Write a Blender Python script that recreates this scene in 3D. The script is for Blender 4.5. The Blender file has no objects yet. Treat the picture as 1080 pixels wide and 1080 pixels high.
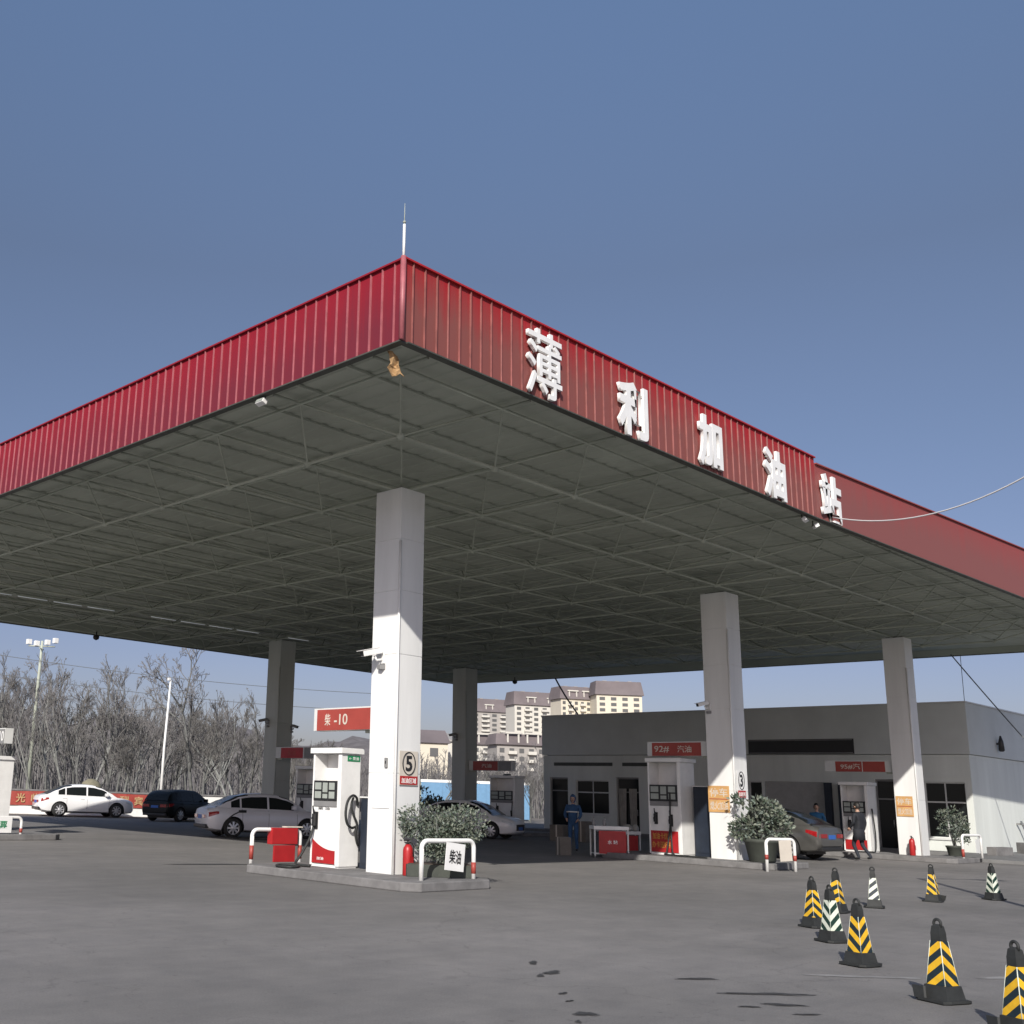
import bpy, bmesh, math, random
from mathutils import Vector, Matrix, Quaternion
random.seed(11)
scn = bpy.context.scene
COL = scn.collection
PI = math.pi
rad = math.radians

# ------------------------------------------------------------------ materials
def mat(name, col, rough=0.6, metal=0.0, var=0.12, scale=4.0, bump=0.0, bscale=40.0, emit=0.0, coat=0.0, spec=0.5, streak=False):
    m = bpy.data.materials.new(name); m.use_nodes = True
    nt = m.node_tree; b = nt.nodes['Principled BSDF']
    b.inputs['Roughness'].default_value = rough
    b.inputs['Metallic'].default_value = metal
    b.inputs['Specular IOR Level'].default_value = spec
    if coat: b.inputs['Coat Weight'].default_value = coat
    c = (*col, 1)
    if var > 0 or bump > 0:
        tc = nt.nodes.new('ShaderNodeTexCoord')
        src = tc.outputs['Object']
    if var > 0:
        mp = nt.nodes.new('ShaderNodeMapping'); nt.links.new(src, mp.inputs['Vector'])
        if streak: mp.inputs['Scale'].default_value = (1, 1, 0.12)
        n = nt.nodes.new('ShaderNodeTexNoise'); n.inputs['Scale'].default_value = scale
        n.inputs['Detail'].default_value = 7; n.inputs['Roughness'].default_value = 0.62
        nt.links.new(mp.outputs[0], n.inputs['Vector'])
        r = nt.nodes.new('ShaderNodeValToRGB')
        r.color_ramp.elements[0].position = 0.3; r.color_ramp.elements[1].position = 0.72
        r.color_ramp.elements[0].color = tuple(max(0, x*(1-var*1.3)) for x in col)+(1,)
        r.color_ramp.elements[1].color = tuple(min(1, x*(1+var*0.8)) for x in col)+(1,)
        nt.links.new(n.outputs['Fac'], r.inputs['Fac'])
        nt.links.new(r.outputs['Color'], b.inputs['Base Color'])
    else:
        b.inputs['Base Color'].default_value = c
    if bump > 0:
        n2 = nt.nodes.new('ShaderNodeTexNoise'); n2.inputs['Scale'].default_value = bscale; n2.inputs['Detail'].default_value = 5
        nt.links.new(src, n2.inputs['Vector'])
        bp = nt.nodes.new('ShaderNodeBump'); bp.inputs['Strength'].default_value = bump; bp.inputs['Distance'].default_value = 0.02
        nt.links.new(n2.outputs['Fac'], bp.inputs['Height']); nt.links.new(bp.outputs['Normal'], b.inputs['Normal'])
    if emit:
        b.inputs['Emission Color'].default_value = c; b.inputs['Emission Strength'].default_value = emit
    return m

def ground_mat():
    m = mat('asphalt', (0.16, 0.153, 0.158), rough=0.85, var=0.0)
    nt = m.node_tree; b = nt.nodes['Principled BSDF']; L = nt.links
    tc = nt.nodes.new('ShaderNodeTexCoord')
    def noise(sc, det=6, ro=0.6, stretch=None):
        mp = nt.nodes.new('ShaderNodeMapping'); L.new(tc.outputs['Object'], mp.inputs['Vector'])
        if stretch: mp.inputs['Scale'].default_value = stretch; mp.inputs['Rotation'].default_value = (0, 0, 0.5)
        n = nt.nodes.new('ShaderNodeTexNoise'); n.inputs['Scale'].default_value = sc; n.inputs['Detail'].default_value = det; n.inputs['Roughness'].default_value = ro
        L.new(mp.outputs[0], n.inputs['Vector']); return n.outputs['Fac']
    def ramp(f, p0, c0, p1, c1):
        r = nt.nodes.new('ShaderNodeValToRGB'); r.color_ramp.elements[0].position = p0; r.color_ramp.elements[1].position = p1
        r.color_ramp.elements[0].color = (*c0, 1); r.color_ramp.elements[1].color = (*c1, 1); L.new(f, r.inputs['Fac']); return r.outputs['Color']
    def mix(f, a, bb, mode='MULTIPLY'):
        x = nt.nodes.new('ShaderNodeMix'); x.data_type = 'RGBA'; x.blend_type = mode
        if isinstance(f, float): x.inputs[0].default_value = f
        else: L.new(f, x.inputs[0])
        L.new(a, x.inputs[6]); L.new(bb, x.inputs[7]); return x.outputs[2]
    base = ramp(noise(0.22, 8), 0.32, (0.164, 0.159, 0.154), 0.7, (0.212, 0.204, 0.199))
    mid = ramp(noise(1.7, 8, 0.7), 0.35, (0.86, 0.86, 0.87), 0.68, (1.08, 1.07, 1.06))
    fine = ramp(noise(55, 4, 0.7), 0.3, (0.8, 0.8, 0.8), 0.7, (1.14, 1.14, 1.14))
    streak = ramp(noise(1.1, 6, 0.7, (0.25, 2.2, 1)), 0.36, (0.93, 0.93, 0.93), 0.6, (1.02, 1.02, 1.02))
    patch = ramp(noise(0.09, 5, 0.6), 0.40, (0.86, 0.86, 0.85), 0.60, (1.08, 1.07, 1.06))
    grime = ramp(noise(0.8, 9, 0.75), 0.22, (0.62, 0.62, 0.62), 0.40, (1.0, 1.0, 1.0))
    speck = ramp(noise(9, 3, 0.5), 0.26, (0.70, 0.70, 0.70), 0.33, (1.0, 1.0, 1.0))
    vo = nt.nodes.new('ShaderNodeTexVoronoi'); vo.feature = 'DISTANCE_TO_EDGE'; vo.inputs['Scale'].default_value = 0.28
    wn = nt.nodes.new('ShaderNodeTexNoise'); wn.inputs['Scale'].default_value = 1.3; wn.inputs['Detail'].default_value = 8; L.new(tc.outputs['Object'], wn.inputs['Vector'])
    va = nt.nodes.new('ShaderNodeVectorMath'); va.operation = 'MULTIPLY_ADD'; va.inputs[1].default_value = (1.6, 1.6, 0); L.new(wn.outputs['Color'], va.inputs[0]); L.new(tc.outputs['Object'], va.inputs[2]); L.new(va.outputs[0], vo.inputs['Vector'])
    crack = ramp(vo.outputs['Distance'], 0.0, (0.80, 0.80, 0.80), 0.004, (1.0, 1.0, 1.0))
    c = mix(1.0, mix(1.0, mix(1.0, base, mid), fine), streak)
    for q in (patch, grime, speck, crack): c = mix(1.0, c, q)
    L.new(c, b.inputs['Base Color'])
    bp = nt.nodes.new('ShaderNodeBump'); bp.inputs['Strength'].default_value = 0.35; bp.inputs['Distance'].default_value = 0.02
    L.new(noise(42, 5, 0.7), bp.inputs['Height']); L.new(bp.outputs['Normal'], b.inputs['Normal'])
    return m

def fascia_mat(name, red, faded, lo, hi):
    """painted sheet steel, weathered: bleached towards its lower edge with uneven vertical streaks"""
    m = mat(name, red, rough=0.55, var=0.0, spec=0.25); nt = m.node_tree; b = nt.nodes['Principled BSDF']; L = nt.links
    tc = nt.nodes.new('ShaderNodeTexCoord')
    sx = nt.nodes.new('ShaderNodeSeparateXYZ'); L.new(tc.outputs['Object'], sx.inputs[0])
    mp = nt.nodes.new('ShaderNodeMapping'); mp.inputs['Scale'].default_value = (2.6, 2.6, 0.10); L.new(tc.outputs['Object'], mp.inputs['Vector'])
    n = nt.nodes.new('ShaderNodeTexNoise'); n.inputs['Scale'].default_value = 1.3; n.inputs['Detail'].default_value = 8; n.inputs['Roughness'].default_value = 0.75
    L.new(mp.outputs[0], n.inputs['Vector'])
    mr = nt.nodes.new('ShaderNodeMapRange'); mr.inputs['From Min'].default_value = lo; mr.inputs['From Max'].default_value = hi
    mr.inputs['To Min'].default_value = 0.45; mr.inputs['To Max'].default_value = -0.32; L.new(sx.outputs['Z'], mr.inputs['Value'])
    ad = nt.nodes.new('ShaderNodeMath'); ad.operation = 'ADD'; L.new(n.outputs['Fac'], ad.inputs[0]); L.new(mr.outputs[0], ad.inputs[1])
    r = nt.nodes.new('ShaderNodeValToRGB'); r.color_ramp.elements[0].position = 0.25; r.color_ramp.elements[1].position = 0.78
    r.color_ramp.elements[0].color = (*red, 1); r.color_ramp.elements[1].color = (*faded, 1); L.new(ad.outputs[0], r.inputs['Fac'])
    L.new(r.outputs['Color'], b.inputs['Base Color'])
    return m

M = {}
M['ground'] = ground_mat()
M['far_ground'] = mat('dry_soil', (0.15, 0.135, 0.12), 0.95, var=0.3, scale=0.15)
M['kerb'] = mat('kerb_concrete', (0.18, 0.176, 0.176), 0.85, var=0.25, scale=3, bump=0.2)
M['apron'] = mat('apron_concrete', (0.17, 0.17, 0.17), 0.85, var=0.2, scale=2, bump=0.2)
M['stain'] = mat('oil_stain', (0.055, 0.055, 0.055), 0.55, var=0.3, scale=8)
M['damp'] = mat('damp_rim', (0.10, 0.098, 0.098), 0.75, var=0.3, scale=8)
M['patch'] = mat('worn_concrete', (0.235, 0.23, 0.225), 0.9, var=0.3, scale=3)
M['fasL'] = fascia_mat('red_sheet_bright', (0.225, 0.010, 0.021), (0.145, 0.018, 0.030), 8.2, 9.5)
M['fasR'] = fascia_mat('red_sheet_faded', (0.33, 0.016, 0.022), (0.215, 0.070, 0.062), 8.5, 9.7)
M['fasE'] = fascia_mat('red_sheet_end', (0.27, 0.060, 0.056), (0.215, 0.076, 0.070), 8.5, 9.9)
M['seamL'] = mat('seam_light', (0.34, 0.10, 0.115), 0.5, var=0.2)
M['seamR'] = mat('seam_dull', (0.22, 0.065, 0.058), 0.5, var=0.3)
M['soffit'] = mat('grey_sheet_soffit', (0.42, 0.45, 0.385), 0.75, var=0.14, scale=0.35)
M['steel'] = mat('grey_painted_steel', (0.40, 0.43, 0.365), 0.8, var=0.12, scale=2, spec=0.2)
M['trim'] = mat('dark_edge_trim', (0.06, 0.065, 0.055), 0.6, var=0.2)
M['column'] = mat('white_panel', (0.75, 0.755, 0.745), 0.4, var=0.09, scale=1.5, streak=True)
M['column_grey'] = mat('grey_panel', (0.44, 0.46, 0.43), 0.5, var=0.08, scale=1.5, streak=True)  # back row columns, a darker grey than the front row
M['white'] = mat('white_paint', (0.78, 0.78, 0.765), 0.4, var=0.07, scale=3)
M['cream'] = mat('cream_paint', (0.58, 0.53, 0.46), 0.5, var=0.08, scale=3)
M['letter'] = mat('white_letter_face', (0.80, 0.80, 0.79), 0.4, var=0.06, scale=4)
M['red'] = mat('red_paint', (0.38, 0.018, 0.02), 0.4, var=0.12)
M['sign_red'] = mat('sign_red_vinyl', (0.33, 0.055, 0.042), 0.5, var=0.12, scale=2)
M['yellow'] = mat('yellow_print', (0.55, 0.34, 0.06), 0.5, var=0.1)
M['banner_ink'] = mat('faded_yellow_ink', (0.46, 0.30, 0.15), 0.6, var=0.2)
M['orange'] = mat('orange_print', (0.56, 0.32, 0.12), 0.6, var=0.12)
M['black'] = mat('black_plastic', (0.02, 0.02, 0.021), 0.45, var=0.15)
M['rubber'] = mat('black_rubber', (0.022, 0.024, 0.024), 0.7, var=0.3, scale=9)
M['grey'] = mat('grey_plastic', (0.22, 0.22, 0.22), 0.5, var=0.1)
M['screen'] = mat('display_screen', (0.33, 0.36, 0.33), 0.25, var=0.1)
M['green'] = mat('green_print', (0.02, 0.22, 0.09), 0.5, var=0.1)
M['navy'] = mat('navy_cabinet', (0.014, 0.021, 0.036), 0.5, var=0.2)
M['glass'] = mat('dark_glass', (0.012, 0.015, 0.016), 0.12, var=0.0, spec=0.25)
M['car_white'] = mat('car_white', (0.78, 0.78, 0.78), 0.3, var=0.03, coat=0.6)
M['car_silver'] = mat('car_silver', (0.60, 0.60, 0.64), 0.4, metal=0.1, var=0.03, coat=0.6)
M['car_black'] = mat('car_black', (0.006, 0.007, 0.007), 0.4, var=0.05, coat=0.0, spec=0.25)
M['car_grey'] = mat('car_bronze_grey', (0.10, 0.098, 0.092), 0.36, metal=0.4, var=0.04, coat=0.6)
M['tyre'] = mat('tyre_rubber', (0.018, 0.018, 0.018), 0.8, var=0.2)
M['rim'] = mat('alloy_rim', (0.62, 0.62, 0.63), 0.3, metal=0.6, var=0.05)
M['taillight'] = mat('red_lamp_glass', (0.26, 0.008, 0.010), 0.2, var=0.0, coat=0.5)
M['headlight'] = mat('clear_lamp_glass', (0.60, 0.63, 0.65), 0.1, var=0.0, coat=0.5)
M['plate'] = mat('blue_plate', (0.03, 0.12, 0.42), 0.4, var=0.0)
M['plaster'] = mat('station_plaster', (0.66, 0.69, 0.66), 0.8, var=0.10, scale=0.9, streak=True)
M['band'] = mat('parapet_panel', (0.57, 0.60, 0.59), 0.6, var=0.07, scale=0.6)
M['winframe'] = mat('window_frame', (0.62, 0.63, 0.62), 0.45, var=0.05)
M['shutter'] = mat('pale_shutter', (0.42, 0.42, 0.41), 0.6, var=0.1)
M['curtain'] = mat('pale_curtain', (0.38, 0.37, 0.34), 0.8, var=0.2)
M['bark'] = mat('grey_bark', (0.138, 0.140, 0.134), 0.9, var=0.35, scale=5)
M['bark_pale'] = mat('pale_bark', (0.215, 0.22, 0.21), 0.9, var=0.35, scale=5)
M['twig'] = mat('twig_brown', (0.175, 0.168, 0.160), 0.9, var=0.3, scale=2)
M['twig2'] = mat('twig_mauve', (0.192, 0.184, 0.184), 0.9, var=0.3, scale=2)
M['hill'] = mat('wooded_hill', (0.155, 0.140, 0.140), 0.95, var=0.35, scale=0.25)
M['leaf'] = mat('leaf_grey_green', (0.155, 0.175, 0.135), 0.55, var=0.5, scale=18)
M['leaf2'] = mat('leaf_dark', (0.07, 0.10, 0.07), 0.5, var=0.5, scale=14)
M['leaf3'] = mat('leaf_bluegreen', (0.15, 0.185, 0.16), 0.5, var=0.5, scale=18)
M['soil'] = mat('soil', (0.07, 0.055, 0.045), 0.95, var=0.3)
M['pot'] = mat('grey_pot', (0.055, 0.062, 0.052), 0.8, var=0.2)  # pots and trough darkened, their shadow put into the colour
M['cable_white'] = mat('white_cable', (0.55, 0.55, 0.56), 0.5, var=0.0)
M['cable_grey'] = mat('grey_cable', (0.12, 0.13, 0.14), 0.6, var=0.0)
M['worker_blue'] = mat('blue_workwear', (0.025, 0.075, 0.17), 0.85, var=0.25, scale=7)
M['coat'] = mat('dark_coat', (0.014, 0.016, 0.022), 0.8, var=0.25, scale=7)
M['jeans'] = mat('dark_trousers', (0.02, 0.024, 0.035), 0.85, var=0.2, scale=8)
M['blue_coat'] = mat('blue_jacket', (0.02, 0.12, 0.26), 0.8, var=0.2, scale=8)
M['skin'] = mat('skin', (0.42, 0.26, 0.19), 0.6, var=0.05)
M['hair'] = mat('hair', (0.012, 0.010, 0.009), 0.6, var=0.1)
M['apt_wall'] = mat('cream_render', (0.62, 0.57, 0.47), 0.85, var=0.06, scale=0.05)  # haze of the far blocks put into these greyed, low-contrast colours
M['apt_white'] = mat('white_render', (0.58, 0.56, 0.51), 0.85, var=0.06, scale=0.05)
M['apt_shade'] = mat('grey_render', (0.36, 0.34, 0.32), 0.85, var=0.1, scale=0.05)
M['apt_roof'] = mat('maroon_roof', (0.165, 0.140, 0.145), 0.9, var=0.25, scale=0.06)
M['apt_win'] = mat('far_window', (0.11, 0.11, 0.11), 0.4, var=0.0)
M['hoarding'] = mat('blue_hoarding', (0.13, 0.27, 0.44), 0.6, var=0.08)
M['pale_blue'] = mat('pale_blue_metal', (0.42, 0.47, 0.56), 0.5, var=0.06)
M['cloth'] = mat('tan_rag', (0.40, 0.25, 0.12), 0.9, var=0.5, scale=6)
M['straw'] = mat('khaki_tarp', (0.20, 0.185, 0.13), 0.9, var=0.2)
M['cone_yellow'] = mat('reflective_yellow', (0.68, 0.40, 0.02), 0.45, var=0.16, scale=14)
M['cone_white'] = mat('reflective_white', (0.62, 0.66, 0.56), 0.45, var=0.14, scale=14)
M['cone_dark'] = mat('sleeve_dark_blue', (0.010, 0.022, 0.030), 0.5, var=0.2, scale=14)
M['cone_green'] = mat('sleeve_dark_green', (0.010, 0.035, 0.024), 0.5, var=0.2, scale=14)
M['carton'] = mat('carton', (0.17, 0.155, 0.135), 0.85, var=0.15)

# ------------------------------------------------------------------ mesh helpers
class MB:
    def __init__(s): s.bm = bmesh.new()
    def box(s, x0, x1, y0, y1, z0, z1, bev=0.0, mi=0, mtx=None):
        vs = [s.bm.verts.new((x, y, z)) for x in (x0, x1) for y in (y0, y1) for z in (z0, z1)]
        fs = []
        for q in ((0,1,3,2),(4,6,7,5),(0,4,5,1),(2,3,7,6),(0,2,6,4),(1,5,7,3)):
            f = s.bm.faces.new([vs[i] for i in q]); f.material_index = mi; fs.append(f)
        if bev > 0:
            es = list({e for f in fs for e in f.edges})
            r = bmesh.ops.bevel(s.bm, geom=es, offset=bev, segments=2, profile=0.7, affect='EDGES', clamp_overlap=True)
            for f in r['faces']: f.material_index = mi
            vs = list({v for f in fs if f.is_valid for v in f.verts} | {v for f in r['faces'] for v in f.verts})
        if mtx is not None: bmesh.ops.transform(s.bm, matrix=mtx, verts=vs)
        return s
    def poly(s, pts, mi=0):
        f = s.bm.faces.new([s.bm.verts.new(p) for p in pts]); f.material_index = mi; return s
    def tube(s, pts, r, n=8, cap=True, mi=0, closed=False):
        pts = [Vector(p) for p in pts]; rs = r if isinstance(r, (list, tuple)) else [r]*len(pts)
        rings = []; up = None
        N = len(pts)
        for i, p in enumerate(pts):
            if closed: t = pts[(i+1) % N]-pts[i-1]
            else: t = (pts[min(i+1, N-1)]-pts[max(i-1, 0)])
            t.normalize()
            if up is None:
                up = Vector((0,0,1)) if abs(t.z) < 0.9 else Vector((1,0,0))
            a = t.cross(up)
            if a.length < 1e-4: a = t.cross(Vector((0.3,1,0.2)))
            a.normalize(); b = a.cross(t).normalized(); up = b
            rings.append([s.bm.verts.new(p+(a*math.cos(2*PI*k/n)+b*math.sin(2*PI*k/n))*rs[i]) for k in range(n)])
        R = range(N if closed else N-1)
        for i in R:
            A, B = rings[i], rings[(i+1) % N]
            for k in range(n):
                f = s.bm.faces.new((A[k], A[(k+1)%n], B[(k+1)%n], B[k])); f.material_index = mi; f.smooth = True
        if cap and not closed and n > 2:
            for q in (list(reversed(rings[0])), rings[-1]):
                try: f = s.bm.faces.new(q); f.material_index = mi
                except ValueError: pass
        return s
    def cyl(s, p0, p1, r, n=16, r2=None, mi=0): return s.tube([p0, p1], [r, r if r2 is None else r2], n, True, mi)
    def lathe(s, prof, n=24, mi=0, c=(0,0,0)):
        rings = []
        for (r, z) in prof:
            rings.append([s.bm.verts.new((c[0]+r*math.cos(2*PI*k/n), c[1]+r*math.sin(2*PI*k/n), c[2]+z)) for k in range(n)])
        for A, B in zip(rings, rings[1:]):
            for k in range(n):
                f = s.bm.faces.new((A[k], A[(k+1)%n], B[(k+1)%n], B[k])); f.material_index = mi; f.smooth = True
        for q in (list(reversed(rings[0])), rings[-1]):
            f = s.bm.faces.new(q); f.material_index = mi
        return s
    def prism(s, pts, vec, mi=0):
        a = [s.bm.verts.new(p) for p in pts]; b = [s.bm.verts.new(Vector(p)+Vector(vec)) for p in pts]; n = len(a)
        fs = [s.bm.faces.new(a), s.bm.faces.new(list(reversed(b)))]
        for i in range(n): fs.append(s.bm.faces.new((a[i], b[i], b[(i+1)%n], a[(i+1)%n])))
        for f in fs: f.material_index = mi
        return s
    def addmesh(s, me, mtx):
        n0 = len(s.bm.verts); s.bm.from_mesh(me); s.bm.verts.ensure_lookup_table()
        bmesh.ops.transform(s.bm, matrix=mtx, verts=s.bm.verts[n0:]); return s
    def mesh(s, name, mats):
        me = bpy.data.meshes.new(name)
        bmesh.ops.recalc_face_normals(s.bm, faces=s.bm.faces)
        s.bm.to_mesh(me); s.bm.free()
        for m in (mats if isinstance(mats, (list, tuple)) else [mats]): me.materials.append(m)
        return me

def obj(name, mb, mats, parent=None, loc=(0,0,0), rz=0.0, smooth=False):
    me = mb if isinstance(mb, bpy.types.Mesh) else mb.mesh(name, mats)
    if smooth:
        for p in me.polygons: p.use_smooth = True
    o = bpy.data.objects.new(name, me); COL.objects.link(o)
    o.location = loc; o.rotation_euler = (0, 0, rz)
    if parent is not None: o.parent = parent
    return o
def tag(o, label, cat, group=None):
    o['label'] = label; o['category'] = cat
    if group: o['group'] = group
    return o
def thing(name, label, cat, loc=(0,0,0), rz=0.0, group=None):
    o = bpy.data.objects.new(name, None); COL.objects.link(o); o.empty_display_size = 0.2
    o.location = loc; o.rotation_euler = (0, 0, rz)
    return tag(o, label, cat, group)
def kind(o, k): o['kind'] = k; return o
def dup(root, loc, rz, label=None, scale=None):
    def cp(o, par):
        c = o.copy(); COL.objects.link(c)
        if par is not None: c.parent = par
        for ch in list(o.children): cp(ch, c)
        return c
    r = cp(root, None); r.location = loc; r.rotation_euler = (0, 0, rz)
    if label: r['label'] = label
    if scale: r.scale = scale
    return r

_tc = {}
def text_mesh(body, bold=0.0, extrude=0.0, bevel=0.0):
    k = (body, bold, extrude, bevel)
    if k in _tc: return _tc[k]
    c = bpy.data.curves.new('lettering', 'FONT'); c.body = body; c.size = 1.0; c.offset = bold; c.extrude = extrude; c.bevel_depth = bevel
    c.align_x = 'LEFT'; c.resolution_u = 3
    o = bpy.data.objects.new('lettering_source', c); COL.objects.link(o)
    bpy.context.view_layer.update()
    me = bpy.data.meshes.new_from_object(o.evaluated_get(bpy.context.evaluated_depsgraph_get()))
    bpy.data.objects.remove(o)
    xs = [v.co.x for v in me.vertices]; ys = [v.co.y for v in me.vertices]
    _tc[k] = (me, min(xs), max(xs), min(ys), max(ys)); return _tc[k]
FACE = {'-X': ((0,-1,0),(0,0,1),(-1,0,0)), '-Y': ((1,0,0),(0,0,1),(0,-1,0)), '+X': ((0,1,0),(0,0,1),(1,0,0)), '+Z': ((1,0,0),(0,1,0),(0,0,1))}
def text_into(mb, body, centre, w, h, face, bold=0.0, extrude=0.02, keep=False):
    """lettering fitted to a w x h rectangle centred at `centre` on a plane facing `face`"""
    me, x0, x1, y0, y1 = text_mesh(body, bold, 1.0)
    sx, sy = w/(x1-x0), h/(y1-y0)
    if keep: sx = sy = min(sx, sy)
    ax, ay, az = [Vector(v) for v in (FACE[face] if isinstance(face, str) else face)]
    T = Matrix.Translation(Vector((-(x0+x1)/2, -(y0+y1)/2, 1.0)))
    S = Matrix.Diagonal((sx, sy, extrude/2, 1))
    B = Matrix((( ax.x, ay.x, az.x, centre[0]), (ax.y, ay.y, az.y, centre[1]), (ax.z, ay.z, az.z, centre[2]), (0,0,0,1)))
    mb.addmesh(me, B @ S @ T); return mb
def text_obj(name, body, centre, w, h, face, m, parent, bold=0.0, extrude=0.006, keep=False):
    mb = MB(); text_into(mb, body, centre, w, h, face, bold, extrude, keep); return obj(name, mb, m, parent)

def arc(cx, cy, r, a0, a1, n, f):
    return [f(cx+r*math.cos(a0+(a1-a0)*i/n), cy+r*math.sin(a0+(a1-a0)*i/n)) for i in range(n+1)]

# ------------------------------------------------------------------ setting: ground
def sheet(name, pts, z, m):
    mb = MB(); mb.poly([(x, y, z) for x, y in pts]); return kind(obj(name, mb, m), 'structure')
g_ = MB()
n = 24; S_ = 4000
g_.poly([(-S_, -S_, 0), (S_, -S_, 0), (S_, S_, 0), (-S_, S_, 0)])
kind(obj('ground', g_, M['ground']), 'structure')
# rough soil behind the boundary wall
sheet('soil_ground', [(4, 66), (62, 26), (400, 200), (900, 900), (-200, 900), (-150, 130)], 0.012, M['far_ground'])
# worn light patches and dark wet stains lying on the tarmac
def blob_pts(cx, cy, rx, ry, rot, seed, n=26, rough=0.45):
    rnd = random.Random(seed); ph = [rnd.uniform(0, 6.3) for _ in range(5)]; out = []
    for k in range(n):
        a = 2*PI*k/n; q = 1+rough*(0.5*math.sin(2*a+ph[0])+0.3*math.sin(3*a+ph[1])+0.25*math.sin(5*a+ph[2])+0.15*math.sin(8*a+ph[3]))
        x, y = rx*q*math.cos(a), ry*q*math.sin(a)
        out.append((cx+x*math.cos(rot)-y*math.sin(rot), cy+x*math.sin(rot)+y*math.cos(rot)))
    return out
STAINS = [  # x, y, rx, ry, rot
 (9.00,6.75,.14,.07,.5),(9.35,7.25,.11,.05,.6),(8.75,6.7,.09,.035,.4),(7.55,5.35,.10,.08,.3),(6.95,4.85,.06,.03,.7),(6.75,4.65,.07,.05,.2),
 (9.95,5.75,.20,.05,-.65),(9.75,4.95,.42,.06,-.72),(9.35,4.62,.2,.05,-.7),(9.1,4.3,.10,.03,-.6),(8.55,3.75,.13,.04,-.5),(8.3,3.5,.12,.035,-.5),
 (7.25,5.2,.05,.025,.4),(7.9,5.75,.05,.02,.1),(9.0,4.75,.09,.03,-.6),(8.15,6.0,.06,.03,.3),
 (14.6,20.0,.9,.16,-.35)]
for i, (x, y, rx, ry, ro) in enumerate(STAINS):
    mb = MB(); mb.poly([(a, b, 0.004) for a, b in blob_pts(x, y, rx, ry, ro, 50+i)])
    kind(obj('wet_stain', mb, M['damp']), 'structure')
    mb = MB(); mb.poly([(a, b, 0.008) for a, b in blob_pts(x, y, rx*.78, ry*.72, ro, 50+i, 40, .6)])
    kind(obj('wet_stain', mb, M['stain']), 'structure')
for i, (x, y, rx, ry, ro) in enumerate([(11.6, 4.9, .5, .07, -.75), (13.0, 4.0, .4, .06, -.4)]):
    mb = MB(); mb.poly([(a, b, 0.004) for a, b in blob_pts(x, y, rx, ry, ro, 90+i)])
    kind(obj('worn_patch', mb, M['patch']), 'structure')

def island(name, x0, x1, y0, y1, h=0.16, ch=0.25):
    pts = [(x0+ch, y0), (x1-ch, y0), (x1, y0+ch), (x1, y1-ch), (x1-ch, y1), (x0+ch, y1), (x0, y1-ch), (x0, y0+ch)]
    mb = MB(); mb.prism([(x, y, 0) for x, y in pts], (0, 0, h))
    o = kind(obj(name, mb, M['kerb']), 'structure')
    b = o.modifiers.new('b', 'BEVEL'); b.width = 0.02; b.segments = 2
    return o
island('pump_island_kerb', 13.85, 16.15, 13.3, 18.1)
island('pump_island_kerb', 28.0, 30.5, 14.0, 19.4)
island('pump_island_kerb', 39.25, 41.8, 13.3, 19.2)
island('pump_island_kerb', 13.9, 16.2, 29.6, 36.6)
island('pump_island_kerb', 27.2, 29.7, 30.4, 36.6)
island('pump_island_kerb', 38.9, 41.4, 30.4, 36.6)
mb = MB(); mb.box(41.9, 75, 3.0, 15.2, 0, 0.12, 0.015); mb.box(46.2, 47.6, 15.25, 37, 0, 0.13, 0.015)
kind(obj('pavement', mb, M['apron']), 'structure')

# ------------------------------------------------------------------ canopy
X0, X1, Y0, Y1 = 10.6, 47.1, 10.6, 42.0
can = thing('station_canopy', 'large flat forecourt canopy with red ribbed fascia on square white columns', 'canopy', (0, 0, 0))
# columns: near corner (x, y), size, top
COLS = [(14.93, 14.82, .68, .73), (28.9, 15.35, .76, .80), (40.4, 14.72, .70, .76), (14.93, 34.65, .68, .72), (28.05, 34.65, .80, .8), (39.6, 34.65, .85, .85)]
for (cx, cy, sx, sy) in COLS:
    mb = MB()
    zs = [0.15, 2.0, 4.28, 5.55, 6.6, 7.66]
    for a, b in zip(zs, zs[1:]):
        mb.box(cx, cx+sx, cy, cy+sy, a+0.004, b-0.004, 0.012)
    mb.box(cx+.012, cx+sx-.012, cy+.012, cy+sy-.012, 0.14, 7.66)
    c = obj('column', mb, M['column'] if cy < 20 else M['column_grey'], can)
    mb = MB(); mb.tube([(cx-.006, cy-.006, 0.16), (cx-.006, cy-.006, 6.55)], 0.028, 8); obj('corner_bead', mb, M['white'] if cy < 20 else M['column_grey'], c)
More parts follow.
